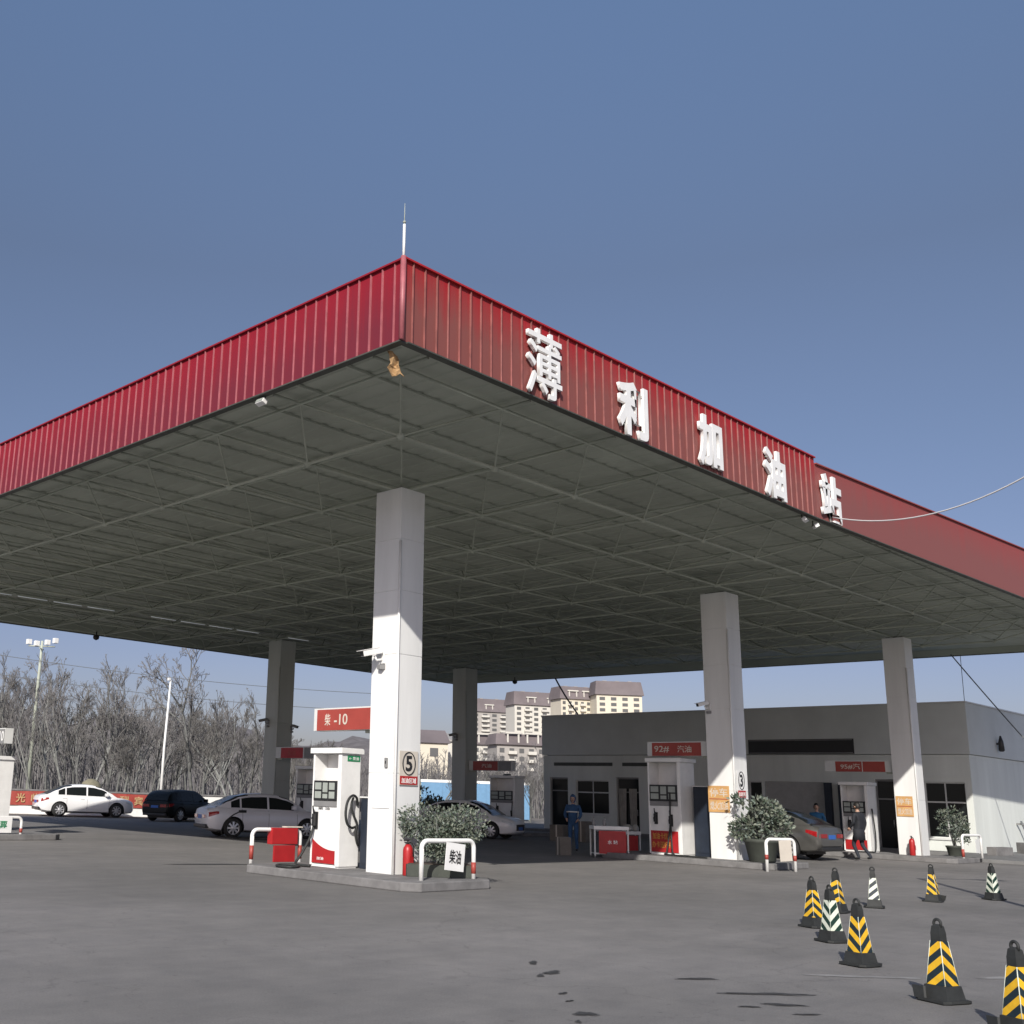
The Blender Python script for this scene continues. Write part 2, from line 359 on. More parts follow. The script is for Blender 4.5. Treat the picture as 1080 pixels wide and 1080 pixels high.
# ribbed fascia sides
def ribbed(p0, p1, zb, zt0, zt1, m1, m2, name='fascia_panel', step=0.262, ribs=True, out=1, da=0.0, liner=False):
    p0 = Vector((*p0, 0)); p1 = Vector((*p1, 0)); d = (p1-p0); Ln = d.length; d.normalize()
    nrm = Vector((d.y, -d.x, 0))*out
    mb = MB()
    zb0, zb1 = zb if isinstance(zb, tuple) else (zb, zb)
    bot = lambda s: zb0+(zb1-zb0)*s/Ln
    zb = zb0
    top = lambda s: zt0+(zt1-zt0)*s/Ln
    def P(s, o, z): q = p0+d*s+nrm*o; return (q.x, q.y, z)
    # sheet with thickness
    a = [P(0, 0, zb0), P(Ln, 0, zb1), P(Ln, 0, top(Ln)), P(0, 0, top(0))]
    mb.prism(a, tuple(-nrm*0.05))
    if ribs:
        rnd = random.Random(5); s = step*0.8
        while s < Ln-0.05:
            w = 0.014; h = 0.028*rnd.uniform(.75, 1.15)
            zz_ = bot(s)
            pr = [P(s-w, 0.001, zz_), P(s+w, 0.001, zz_), P(s+w*.45, h, zz_), P(s-w*.45, h, zz_)]
            mb.prism(pr, (0, 0, top(s)-zz_), 1)
            s += step*rnd.uniform(.97, 1.03)
    f = obj(name, mb, [m1, m2], can)
    # top capping and bottom drip edge
    mb = MB()
    for z0, z1, o0, o1 in ((None, None, -.12, .05),):
        mb.prism([P(0, o0, top(0)), P(0, o1, top(0)), P(Ln, o1, top(Ln)), P(Ln, o0, top(Ln))], (0, 0, 0.03))
    obj('coping', mb, M['fasL'] if m1 is M['fasL'] else M['fasE'] if m1 is M['fasE'] else M['red'], f)
    mb = MB(); mb.prism([P(da, -.10, zb0-.004), P(da, .04, zb0-.004), P(Ln-.003, .04, zb1-.004), P(Ln-.003, -.10, zb1-.004)], (0, 0, -0.022))
    obj('drip_edge', mb, M['trim'], f)
    if liner:
        mb = MB(); mb.prism([P(.1, -.06, zb0-.003), P(Ln-.1, -.06, zb1-.003), P(Ln-.1, -.06, 8.46), P(.1, -.06, 8.46)], tuple(-nrm*.02)); obj('inner_liner', mb, M['soffit'], f)
    return f
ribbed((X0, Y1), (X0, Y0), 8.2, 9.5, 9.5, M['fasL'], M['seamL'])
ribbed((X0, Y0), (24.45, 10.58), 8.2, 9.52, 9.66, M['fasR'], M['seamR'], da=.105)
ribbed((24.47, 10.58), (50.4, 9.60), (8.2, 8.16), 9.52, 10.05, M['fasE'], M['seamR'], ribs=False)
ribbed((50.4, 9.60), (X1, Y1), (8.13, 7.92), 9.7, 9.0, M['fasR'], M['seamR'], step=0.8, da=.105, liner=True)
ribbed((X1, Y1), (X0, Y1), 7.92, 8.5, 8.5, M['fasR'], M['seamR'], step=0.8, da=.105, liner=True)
mb = MB(); mb.tube([(X0-.01, Y0-.01, 8.2), (X0-.01, Y0-.01, 9.56)], 0.045, 8); obj('corner_trim', mb, M['seamL'], can)
# joints of the overlapping plain sheets on the right half
# roof sheet (corrugated)
mb = MB()
zz = 8.36; pitch = .42; k = 0; x = X0+.06; prev = None
while x < 50.0:
    cur = [(x, zz), (x+pitch*.62, zz), (x+pitch*.68, zz+.022), (x+pitch*.94, zz+.022)]
    for q in cur:
        y0 = Y0+.06 if q[0] < 24.5 else Y0+.04-(q[0]-24.5)*.0365
        y1 = Y1-.04 if q[0] < 47.05 else max(y0+.3, 42-(q[0]-47.05)*9.8)
        v = (mb.bm.verts.new((q[0], y0, q[1])), mb.bm.verts.new((q[0], y1, q[1])))
        if prev: mb.bm.faces.new((prev[0], v[0], v[1], prev[1]))
        prev = v
    x += pitch
obj('roof_sheet', mb, M['soffit'], can)
XN = [15.25+2.55*k for k in range(-1, 12)]
YN = [15.15+2.48*k for k in range(-1, 11)]
XT = [15.25-1.275+2.55*k for k in range(-1, 13)]
YT = [15.15-1.24+2.48*k for k in range(-1, 12)]
ZB, ZT = 7.69, 8.24
rnd = random.Random(3)
for y in YN:
    mb = MB(); mb.tube([(XN[0], y, ZB), (XN[-1], y, ZB)], 0.033, 6); obj('bottom_chord', mb, M['steel'], can)
for x in XN:
    mb = MB(); mb.tube([(x, YN[0], ZB-.002), (x, YN[-1], ZB-.002)], 0.033, 6); obj('bottom_chord', mb, M['steel'], can)
for y in YT:
    mb = MB(); mb.tube([(XT[0]-.6, y, ZT), (XT[-1]-.2, y, ZT)], 0.026, 6); obj('top_chord', mb, M['steel'], can)
for x in XT:
    mb = MB(); mb.tube([(x, YT[0]-.6, ZT-.002), (x, YT[-1]+.2, ZT-.002)], 0.026, 6); obj('top_chord', mb, M['steel'], can)
for j, y in enumerate(YN):
    mb = MB()
    for i, x in enumerate(XN):
        for a in (0, 1):
            for b in (0, 1):
                mb.tube([(x, y, ZB), (XT[i+a], YT[j+b], ZT)], 0.021, 5, False)
        mb.lathe([(0.02, -.075), (.065, -.04), (.075, 0), (.065, .04), (.02, .075)], 8, 0, (x, y, ZB))
    obj('brace_row', mb, M['steel'], can)
for y in [Y0+.35+1.25*k for k in range(25)]:
    mb = MB(); x_end = X1-.3
    mb.box(X0+.3, x_end, y-.025, y+.025, 8.315, 8.352); obj('purlin', mb, M['soffit'], can)
# glowing bars added in a broken line for sun glint through a roof gap
M['tube'] = mat('glint_glow', (0.9, 0.95, 1.0), 0.4, var=0, emit=0.1)
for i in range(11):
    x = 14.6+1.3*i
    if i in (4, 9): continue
    t = thing('sun_glint_bar', 'thin glowing bar added as sun glint, in the broken row near the canopy back edge', 'tube light', (x, 33.7, 7.62), 0, 'glint bars in a row at the canopy back')  # not a real tube light, stands in for sun glint
    mb = MB(); mb.box(0, 1.15, -.02, .02, .02, .06, .004); obj('glint_batten', mb, M['steel'], t)
    mb = MB(); mb.cyl((.04, 0, -.005), (1.11, 0, -.005), .014, 8); obj('tube', mb, M['tube'], t)  # glowing bar of the sun glint, not a lamp tube
# column heads
for (cx, cy, sx, sy) in COLS:
    mb = MB(); mb.box(cx+.1, cx+sx-.1, cy+.1, cy+sy-.1, 7.64, 7.70); obj('bearing_plate', mb, M['trim'], can)

# raised white sign characters on the right fascia
LET = [('薄', 13.90, 9.58, 8.86, 1.02, 1.30, 'first and most intricate white raised character, nearest the canopy corner'),
       ('利', 16.60, 9.58, 8.78, 1.04, 1.17, 'second white raised character on red fascia, right of the intricate one'),
       ('加', 19.42, 9.60, 8.84, 1.00, 1.20, 'third white raised character, middle one of the five on the fascia'),
       ('油', 22.20, 9.60, 8.80, 1.05, 1.22, 'fourth white raised character with three water dots, left of fascia step'),
       ('站', 25.05, 9.60, 8.84, 1.15, 1.25, 'last white raised character, just right of the step in red fascia')]
for ch, x, _, z, w, h, lab in LET:
    yb = 10.53 if x < 24.5 else 10.53
    t = thing('sign_letter', lab, 'sign letter', (x+.06, yb, z-.05), 0, 'white raised characters on the canopy fascia')
    mb = MB(); text_into(mb, ch, (0, .02, 0), w*.93, h*.92, '-Y', 0.004 if ch == '薄' else 0.036, 0.06); obj('letter_face', mb, M['letter'], t)
    for dx, dz in ((-.3, .35), (.3, .35), (-.3, -.35), (.3, -.35)):
        mb = MB(); mb.cyl((dx, -.02, dz), (dx, .10, dz), .015, 6); obj('fixing_stud', mb, M['steel'], t)

# lightning rod on the corner
t = thing('lightning_rod', 'thin pale lightning rod standing on the canopy corner', 'lightning rod', (X0+.02, Y0+.02, 9.5))
mb = MB(); mb.cyl((0,0,0), (0,0,.62), .022, 8); obj('mast', mb, M['white'], t)
mb = MB(); mb.cyl((0,0,.6), (0,0,.98), .009, 6, .003); obj('spike', mb, M['steel'], t)
mb = MB(); mb.lathe([(.012,-.02),(.03,0),(.012,.02)], 8, 0, (0,0,.66)); obj('collar', mb, M['steel'], t)

# torn rag dangling at the corner
mb = MB(); rnd = random.Random(8)
rows = []
for k in range(9):
    s = k/8; w = .10+.10*math.sin(s*2.4)+(.06 if k > 5 else 0)
    cx = .02+.22*s+.05*math.sin(s*6); cy = -.02*s; z = -.52*s
    rows.append([mb.bm.verts.new((cx-w*.5+rnd.uniform(-.02,.02)+ j*w/3, cy+.05*math.sin(j*2+s*7), z+rnd.uniform(-.03,.03))) for j in range(4)])
for A, B in zip(rows, rows[1:]):
    for j in range(3): mb.bm.faces.new((A[j], A[j+1], B[j+1], B[j]))
for f in list(mb.bm.faces):
    pass
o = obj('torn_rag', mb, M['cloth'], None, (X0+.10, Y0+.38, 8.17), rad(-45))
o.scale = (.72, .8, .78)
sm = o.modifiers.new('s', 'SOLIDIFY'); sm.thickness = 0.012
tag(o, 'torn tan rag dangling under the near corner of the red canopy', 'rag')

# flood lights under the fascia edges
def floodlight(loc, rz, lab):
    t = thing('floodlight', lab, 'floodlight', loc, rz, 'floodlights under the canopy edge'); t.scale = (.62, .62, .62)
    mb = MB(); mb.box(-.03,.03,-.02,.02,-.18,0); mb.box(-.12,.12,-.015,.015,-.20,-.17); obj('bracket', mb, M['trim'], t)
    mb = MB(); mb.box(-.17,.17,-.09,.07,-.30,-.16,.02, mtx=Matrix.Rotation(rad(-25),4,'X')); obj('housing', mb, M['white'], t)
    mb = MB(); mb.box(-.14,.14,-.105,-.092,-.28,-.18,0, mtx=Matrix.Rotation(rad(-25),4,'X')); obj('lens', mb, M['screen'], t)
floodlight((10.72, 14.02, 8.21), rad(-90), 'small white floodlight under the left red fascia edge')
floodlight((24.0, 10.75, 8.22), rad(10), 'white floodlight hanging below the last fascia character, larger of a pair')
floodlight((24.55, 10.75, 8.18), rad(40), 'small grey floodlight below the last fascia character, right one of the pair')
for (x, y, z, lab) in ((22.3, 39.6, 7.55, 'dark dome camera hanging at the canopy back edge above the bare wood'), (44.4, 35.5, 7.55, 'dark dome camera hanging at the canopy back edge beside the far apartments')):
    t = thing('dome_camera', lab, 'camera', (x, y, z), 0, 'dome cameras under the back edge')
    mb = MB(); mb.cyl((0,0,-.02), (0,0,.16), .03, 8); obj('stem', mb, M['black'], t)
    mb = MB(); mb.lathe([(.02,-.20),(.10,-.16),(.13,-.09),(.12,-.02),(.06,0)], 14); obj('dome', mb, M['black'], t)

# ------------------------------------------------------------------ CCTV on columns
def cctv(loc, rz, lab, m=None, s=1.0):
    t = thing('security_camera', lab, 'security camera', loc, rz, 'security cameras on the columns'); t.scale = (s, s, s)
    m = m or M['white']
    mb = MB(); mb.box(-.03, 0, -.06, .06, -.10, .10, .006); mb.tube([(0,0,-.02), (-.14,0,-.05), (-.18,0,.02)], .022, 8); obj('bracket', mb, m, t)
    R = Matrix.Translation((-.20,0,.09)) @ Matrix.Rotation(rad(-14), 4, 'Y')
    mb = MB(); mb.box(-.24,.14,-.06,.06,-.05,.05,.015, mtx=R); mb.box(-.30,.10,-.068,.068,.052,.062,.003, mtx=R); obj('housing', mb, m, t)
    mb = MB(); mb.box(-.247,-.241,-.05,.05,-.04,.04,0, mtx=R); obj('lens', mb, M['black'], t)
    mb = MB(); mb.box(-.10,.02,-.05,.05,-.20,-.12,.01); obj('junction_box', mb, M['grey'], t)
cctv((14.93, 15.22, 4.22), rad(-12), 'white security camera on the nearest column, above its orange notice', s=1.15)
cctv((28.9, 16.0, 4.35), rad(-25), 'white security camera on the middle front column beside the grey station roof', s=.95)
cctv((28.05, 35.2, 4.30), rad(-10), 'dark security camera on left side of the back column behind the silver sedan', M['grey'])
cctv((28.8, 34.65, 4.1), rad(90), 'dark security camera on right side of the back column behind the silver sedan', M['grey'], .9)
cctv((39.6, 35.2, 4.4), rad(-10), 'dark security camera on the back column behind the white sedan', M['grey'])

# ------------------------------------------------------------------ fuel dispensers
def hose(mb, pts, r=.026, n=6, sub=6):
    P = [Vector(p) for p in pts]; out = []
    for i in range(len(P)-1):
        p0, p1, p2, p3 = P[max(i-1,0)], P[i], P[i+1], P[min(i+2,len(P)-1)]
        for k in range(sub):
            t = k/sub
            out.append(.5*((2*p1)+(-p0+p2)*t+(2*p0-5*p1+4*p2-p3)*t*t+(-p0+3*p1-3*p2+p3)*t**3))
    out.append(P[-1]); mb.tube(out, r, n); return mb
def nozzle(par, loc, m):
    mb = MB(); x, y, z = loc
    mb.box(x-.035, x+.035, y-.03, y+.03, z-.14, z+.10, .012)
    mb.tube([(x, y, z+.08), (x-.02, y, z+.17), (x-.05, y-.01, z+.25)], [.02, .017, .014], 8)
    mb.tube([(x-.03, y, z+.05), (x-.09, y, z-.02), (x-.07, y, z-.12), (x-.02, y, z-.14)], .009, 6)
    return obj('nozzle', mb, m, par)
def dispenser(lab, loc, W, D, H, skirt, faceset, rz=0):
    """front face looks to -X; y runs 0..W, x runs 0..D, base at z=0"""
    t = thing('fuel_dispenser', lab, 'fuel dispenser', loc, rz, 'fuel dispensers on the pump islands')
    pw = .09+.02*W            # post on the -Y end
    zb = .50*H; zd0, zd1 = .55*H, .72*H
    mb = MB()
    mb.box(.02, D-.02, pw, W-.012, .06, zb, .01)                               # lower cabinet
    mb.box(.0, D, W-.05, W, .03, H-.115, .008)                                 # thin far post
    mb.box(.0, D, 0, pw-.004, .03, H-.115, .012)                               # thick hose post
    mb.box(.66*D, .76*D, pw, W-.052, zb+.002, H-.116)                          # recessed core
    mb.box(.03, D-.03, .02, W-.02, 0, .05)
    obj('cabinet', mb, M['white'], t)
    mb = MB(); mb.box(-.05, D+.05, -.05, W+.05, H-.11, H, .012); obj('cap', mb, M['white'], t)
    mb = MB(); mb.box(-.012, .30*D-.003, pw+.003, W-.055, zd0, zd1, .01); dp = obj('display_unit', mb, M['black'], t)
    mb = MB(); a, b = pw+.06, W-.10; q = (b-a)
    for (u0, u1, v0, v1) in ((0,.28,.55,.9),(0,.28,.12,.46),(.36,.60,.42,.9),(.36,.60,.12,.34),(.68,1,.55,.9),(.68,1,.12,.46)):
        mb.box(-.02, -.0125, a+u0*q, a+u1*q, zd0+v0*(zd1-zd0), zd0+v1*(zd1-zd0), .003)
    obj('screen', mb, M['screen'], dp)
    mb = MB(); mb.box(.0, .012, pw+.003, W-.055, zb+.004, zd0-.004); obj('keypad_strip', mb, M['grey'], t)
    # red skirt with a swoop
    yA, yB = pw+.02, W-.055
    pts = [(.012, yA, .07), (.012, yB, .07)] + [(.012, yB-(yB-yA)*s, .07+skirt*(.55+.45*(1-s)**2.2 if not faceset.get('flat') else 1)) for s in [i/10 for i in range(11)]]
    mb = MB(); mb.prism(pts, (-.006, 0, 0)); sk = obj('red_skirt', mb, M['red'], t)
    for (bd, cy, cz, w, h, m) in faceset.get('text', []):
        text_obj('lettering', bd, (.003, cy, cz), w, h, '-X', M[m], sk)
    for (bd, cy, cz, w, h, m) in faceset.get('body_text', []):
        text_obj('lettering', bd, (.019, cy, cz), w, h, '-X', M[m], t)
    # nozzle holsters
    for yy, zz_ in faceset.get('noz', []):
        mb = MB(); mb.box(-.004, .02, yy-.055, yy+.055, zz_-.2, zz_+.14, .008); hb = obj('holster', mb, M['black'], t)
        nozzle(t, (-.05, yy, zz_), M['black'])
    for pts in faceset.get('hoses', []):
        mb = MB(); hose(mb, pts); obj('hose', mb, M['rubber'], t)
    if faceset.get('green'):
        mb = MB(); mb.box(.30*D, .95*D, -.008, -.0005, H-.26, H-.14); gp = obj('notice_plate', mb, M['green'], t)
        text_obj('lettering', '← 柴油', (.62*D, -.009, H-.20), .5*D, .07, '-Y', M['white'], gp, 0, .003)
    return t
# A (diesel, nearest)
W, D = .86, .53
dispenser('white dispenser with curved red skirt and hanging hose loop beside the nearest column', (14.95, 16.36, .16), W, D, 2.33, .46,
  {'noz': [(.72, .92)], 'green': True, 'text': [('加油', .55, .16, .20, .06, 'white')], 'body_text': [('柴 油', .50, 1.13, .34, .06, 'black')],
   'hoses': [[(-.02,.74,.80),(-.10,.76,.55),(-.26,.80,.25),(-.42,.80,.06),(-.55,.55,.03),(-.75,.35,.03),(-.98,.30,.03),(-1.02,.62,.03),(-.80,.85,.03),(-.50,.72,.035),(-.38,.40,.03)],
             [(.44,-.03,1.22),(.36,-.09,1.36),(.20,-.13,1.40),(.05,-.16,1.28),(.0,-.17,1.05),(.06,-.16,.86),(.22,-.12,.78),(.40,-.05,.80)],
             [(.28,-.08,1.36),(.20,-.11,1.20),(.26,-.12,1.02),(.37,-.11,.86),(.36,-.09,.66),(.42,-.07,.50),(.48,-.04,.44)]]})
# B
W, D = 1.08, .74
dispenser('white dispenser with red panel of yellow writing beside the middle front column', (28.98, 17.08, .16), W, D+.05, 2.75, .60,
  {'flat': True, 'noz': [(.84, 1.05), (.34, 1.0)], 'text': [('加油卡优惠', .66, .52, .62, .18, 'yellow'), ('办卡送好礼', .66, .28, .66, .18, 'yellow')],
   'hoses': [[(-.03,.34,1.75),(-.05,.33,1.4),(-.05,.34,1.1)], [(-.06,.34,.85),(-.12,.36,.5),(-.2,.4,.1),(-.3,.40,.03),(-.45,.1,.03),(-.55,-.6,.03),(-.62,-1.1,.03)], [(-.06,.32,.85),(-.2,.22,.3),(-.32,.1,.04),(-.5,-.3,.03)]]})
# C
W, D = .95, .72
dispenser('white dispenser with low red band behind two people, at the rightmost column', (40.5, 16.45, .16), W, D, 2.42, .34,
  {'flat': True, 'noz': [(.7, .95)], 'hoses': [[(.2,-.04,1.5),(.1,-.12,1.0),(.2,-.1,.5),(.05,-.12,.06),(-.3,-.1,.03),(-.6,.3,.03)]]})
# back row
dispenser('white dispenser at left frame edge below the sign ending in 0', (14.95, 32.0, .16), .9, .65, 2.2, .4, {'noz': [(.6, .95)], 'hoses': [[(-.02,.12,1.3),(-.14,.05,.9),(-.1,.1,.5),(-.03,.2,.9)]]})
dispenser('shaded dispenser behind the silver sedan, right of the back column', (28.1, 32.05, .16), 1.3, .7, 2.4, .4, {'flat': True, 'noz': [(.9, .95)], 'hoses': []})
dispenser('shaded dispenser behind the white sedan, under the short red sign', (39.8, 31.85, .16), 1.45, .7, 2.45, .4, {'flat': True, 'noz': [(1.0, .95)], 'hoses': [[(-.02,.12,1.3),(-.14,.05,.9),(-.1,.1,.5),(-.03,.2,.9)]]})

# dark cabinets between pump and column
def cabinet(lab, x0, x1, y0, y1, z1):
    t = thing('equipment_cabinet', lab, 'cabinet', (x0, y0, .16), 0)
    mb = MB(); mb.box(0, x1-x0, 0, y1-y0, 0, z1, .01); obj('body', mb, M['navy'], t)
    mb = MB(); mb.box(-.012, -.001, .04, y1-y0-.04, .1, z1-.08, .003); d = obj('door', mb, M['navy'], t)
    mb = MB(); mb.box(-.03, -.0125, .08, .11, z1*.5, z1*.5+.14, .004); obj('handle', mb, M['steel'], d)
    mb = MB(); mb.box(-.03, x1-x0+.03, -.02, y1-y0+.02, z1+.001, z1+.03, .005); obj('lid', mb, M['winframe'], t)
cabinet('navy cabinet between the nearest column and its dispenser', 15.43, 15.75, 15.64, 16.26, 1.36)
cabinet('dark cabinet between the middle front column and its dispenser', 29.45, 29.85, 16.28, 16.95, 1.95)

# ------------------------------------------------------------------ red sign boxes
def signbox(lab, x, y0, y1, z0, z1, segs, txt, hang_y):
    t = thing('sign_box', lab, 'sign', (x, (y0+y1)/2, z0), 0, 'red sign boxes above the dispensers')
    h = z1-z0; L2 = (y1-y0)/2
    mb = MB(); mb.box(0, .28, -L2, L2, 0, h, .01); obj('housing', mb, M['winframe'], t)
    for (a, b, m) in segs:     # fractions from the far (+Y) end
        mb = MB(); mb.box(-.008, -.0005, L2-b*2*L2+.003, L2-a*2*L2-.003, .006, h-.03); p = obj('face_panel', mb, M[m], t)
    for (bd, f, w, hh, m) in txt:
        text_obj('lettering', bd, (-.009, L2-f*2*L2, h*.48), w, hh, '-X', M[m], t, .01, .004)
    mb = MB(); mb.box(.10, .16, -L2-.04 if hang_y < 0 else L2-.3, -L2+.3 if hang_y < 0 else L2+.04, -.06, -.001); obj('bracket', mb, M['steel'], t)
signbox('red sign box with pale 10 on it, above the nearest dispenser', 15.0, 15.56, 17.32, 2.84, 3.30, [(.06, 1, 'sign_red')], [('柴', .25, .17, .24, 'cream'), ('-10', .48, .40, .22, 'cream')], -1)
signbox('red sign box above the dispenser with yellow writing', 29.2, 16.2, 18.28, 2.98, 3.40, [(.08, .86, 'sign_red')], [('92#', .24, .5, .2, 'cream'), ('汽油', .60, .46, .2, 'cream')], -1)
signbox('red sign box above the dispenser at the rightmost column', 40.6, 15.5, 17.95, 2.94, 3.34, [(.16, .55, 'sign_red'), (.56, .88, 'sign_red')], [('95#汽', .38, .7, .2, 'cream')], -1)
signbox('sign box cut by left frame edge, showing the end of 10', 14.95, 31.5, 33.4, 2.72, 3.18, [(.0, 1, 'grey')], [('-10', .86, .46, .30, 'white')], 1)
signbox('short red sign with grey end, left of the nearest dispenser and behind the silver sedan', 28.0, 31.2, 34.6, 2.86, 3.30, [(.1, .50, 'red'), (.52, .98, 'grey')], [('柴油', .3, .5, .2, 'sign_red')], 1)
signbox('short red sign with grey end on the back column behind the white sedan', 39.8, 32.0, 34.6, 2.82, 3.28, [(.1, .68, 'sign_red'), (.69, .98, 'grey')], [('汽油', .42, .6, .18, 'cream')], 1)

# notices on columns
def notice(lab, name, face, c, w, h, band, num, small):
    t = thing(name, lab, 'notice', c, 0)
    f = face
    def bx(x0, x1, z0, z1, d0, d1):
        mb = MB()
        if f == '-Y': mb.box(x0, x1, -d1, -d0, z0, z1)
        else: mb.box(-d1, -d0, x0, x1, z0, z1)
        return mb
    o = obj('board', bx(-w/2, w/2, -h/2, h/2, 0, .008), M['cream' if num == '5' else 'letter'], t)
    obj('red_band', bx(-w/2+.01, w/2-.01, -h/2+.01, -h/2+band, .009, .012), M['orange' if False else 'red'], t)
    cz = band/2
    P = (0, -.010, cz) if f == '-Y' else (-.010, 0, cz)
    text_obj('lettering', num, P, .18*w/.5, .30*h/.65, f, M['black'], t, .03, .004)
    # ring round the number
    mb = MB(); ra, rb = .17*w/.5, .215*h/.65
    pts = [( ra*math.cos(a), -.012, cz+rb*math.sin(a)) for a in [2*PI*k/28 for k in range(28)]]
    if f != '-Y': pts = [(-.012, -p[0], p[2]) for p in pts]
    mb.tube(pts, .011, 5, closed=True); obj('ring', mb, M['black'], t)
    P2 = (0, -.0125, -h/2+band/2) if f == '-Y' else (-.0125, 0, -h/2+band/2)
    text_obj('lettering', small, P2, w*.8, band*.6, f, M['letter'], t, .01, .003)
notice('notice with a circled 5 above a red band, on the nearest column', 'column_notice', '-Y', (15.27, 14.80, 2.11), .50, .64, .17, '5', '加油区域')
notice('pale notice with a circled number above a red band, on the middle front column', 'column_notice', '-Y', (29.25, 15.33, 2.2), .46, .74, .2, '3', '加油区域')
def poster(lab, c, w, h, rows):
    t = thing('orange_poster', lab, 'poster', c, 0, 'orange posters on the columns')
    mb = MB(); mb.box(-.010, 0, -w/2, w/2, -h/2, h/2); b = obj('sheet', mb, M['orange'], t)
    for i, r in enumerate(rows):
        text_obj('lettering', r, (-.0105, 0, h/2-h*(i+.5)/len(rows)), w*.84, h*.66/len(rows), '-X', M['cream'], t, .01, .003)
    mb = MB(); mb.box(-.013, -.0105, -w/2+.03, w/2-.03, -.012, .010); obj('divider', mb, M['sign_red'], t)
poster('orange poster on the sunlit face of the middle front column', (28.885, 15.83, 1.78), .64, .72, ['停车', '熄火加油'])
poster('orange poster on the rightmost column above the fire extinguisher', (40.385, 15.16, 1.78), .56, .68, ['停车', '熄火加油'])
# papers and switch on the nearest column
t = thing('paper_sheet', 'large white paper sheet taped on the nearest column below a small switch', 'paper', (14.92, 15.19, 1.67))
mb = MB(); mb.box(-.006, 0, -.24, .24, -.32, .32); obj('sheet', mb, M['letter'], t)
t = thing('wall_switch', 'small grey switch box on the nearest column above a white paper', 'switch', (14.92, 15.05, 2.2))
mb = MB(); mb.box(-.03, 0, -.035, .035, -.09, .09, .006); obj('box', mb, M['grey'], t)
mb = MB(); mb.box(-.038, -.0305, -.012, .012, -.02, .03, .002); obj('lever', mb, M['black'], t)

# ------------------------------------------------------------------ hoop barriers
def hoop(lab, loc, rz, w, h, bands, sign=None, extra=None, r=.042):
    t = thing('hoop_barrier', lab, 'barrier', loc, rz, 'white pipe barriers on the islands')
    c = .13
    pts = [(-w/2,0,0), (-w/2,0,h-c)] + arc(-w/2+c, h-c, c, PI, PI/2, 5, lambda a, b: (a, 0, b)) + arc(w/2-c, h-c, c, PI/2, 0, 5, lambda a, b: (a, 0, b)) + [(w/2,0,0)]
    mb = MB(); mb.tube(pts, r, 12); obj('pipe', mb, M['white'], t)
    for (sx, z0, z1) in bands:
        mb = MB(); mb.cyl((sx*w/2, 0, z0), (sx*w/2, 0, z1), r+.003, 12); obj('red_band', mb, M['sign_red'], t)
    if sign:
        (cx, cz, sw, sh, tilt, txt, tm, sm) = sign
        R = Matrix.Translation((cx, -r-.014, cz)) @ Matrix.Rotation(tilt, 4, 'Y')
        mb = MB(); mb.box(-sw/2, sw/2, -.005, .005, -sh/2, sh/2, .002, mtx=R); s = obj('sign_plate', mb, M[sm], t)
        if txt:
            mb = MB(); text_into(mb, txt, (0, -.006, 0), sw*.62, sh*.5, '-Y', .02, .003)
            bmesh.ops.transform(mb.bm, matrix=R, verts=mb.bm.verts); obj('lettering', mb, M[tm], s)
    return t
hoop('white hoop barrier hung with a tilted diesel sign, before the bushy planter', (15.12, 13.62, .15), rad(-3), 1.32, .68, [(1, .10, .30)], (.12, .40, .48, .48, rad(6), '柴油', 'black', 'letter'))
t = hoop('white and red hoop barrier wrapped by a red box, left of the nearest dispenser', (15.15, 18.55, 0.0), rad(-4), 1.25, .80, [(-1, .20, .48), (1, .20, .48)])
mb = MB(); mb.box(-.18, .50, -.09, .09, .50, .84, .02); bx_ = obj('red_box', mb, M['red'], t)
mb = MB(); mb.box(-.10, .45, -.075, -.03, .14, .48, .01); obj('red_flap', mb, M['red'], t)
mb = MB(); mb.box(.20, .62, -.10, .10, .845, .87, .004); obj('yellow_strip', mb, M['cream'], t)
hoop('white hoop barrier with red bands and a blank pale board, by the grey pot', (27.95, 13.66, 0.0), rad(-18), .98, .80, [(-1, .30, .42), (1, .26, .40)], (.12, .52, .42, .52, rad(-3), None, None, 'cream'))
hoop('white hoop barrier at left frame edge carrying a green lettered sign', (14.25, 29.85, 0.0), rad(-2), 1.4, .62, [(1, .2, .32)], (.02, .42, .74, .44, 0, '发票', 'green', 'letter'))
hoop('white hoop barrier with dark top fittings, below the rightmost column', (41.05, 13.35, .15), rad(-6), 1.35, .75, [(-1, .05, .3)], (.3, .40, .3, .45, 0, None, None, 'winframe'))

# ------------------------------------------------------------------ fire extinguishers
def extinguisher(lab, loc, s=1.0, m='red'):
    t = thing('fire_extinguisher', lab, 'fire extinguisher', loc, 0, 'fire extinguishers by the columns'); t.scale = (s, s, s)
    mb = MB(); mb.lathe([(.085,0),(.095,.02),(.095,.44),(.085,.50),(.05,.55),(.03,.56)], 18); obj('cylinder', mb, M[m], t)
    mb = MB(); mb.cyl((0,0,.56), (0,0,.62), .022, 8); mb.box(-.10,.03,-.012,.012,.62,.645); mb.box(-.09,.02,-.010,.010,.585,.60); obj('valve', mb, M['black'], t)
    mb = MB(); hose(mb, [(.03,0,.60),(.10,-.02,.56),(.125,-.03,.4),(.115,-.03,.2)], .012); obj('hose', mb, M['rubber'], t)
    mb = MB(); mb.tube([(-.097,-.001,.2),(-.097,-.001,.3)], .004, 4); obj('label_patch', MB().box(-.05,.05,-.099,-.094,.18,.34), M['letter'] if m != 'red' else M['red'], t); mb.bm.free()
extinguisher('plain red fire extinguisher at foot of the nearest column', (15.04, 14.55, .16), 1.0)
extinguisher('fire extinguisher with pale label at foot of the rightmost column', (40.05, 14.9, .16), 1.0)

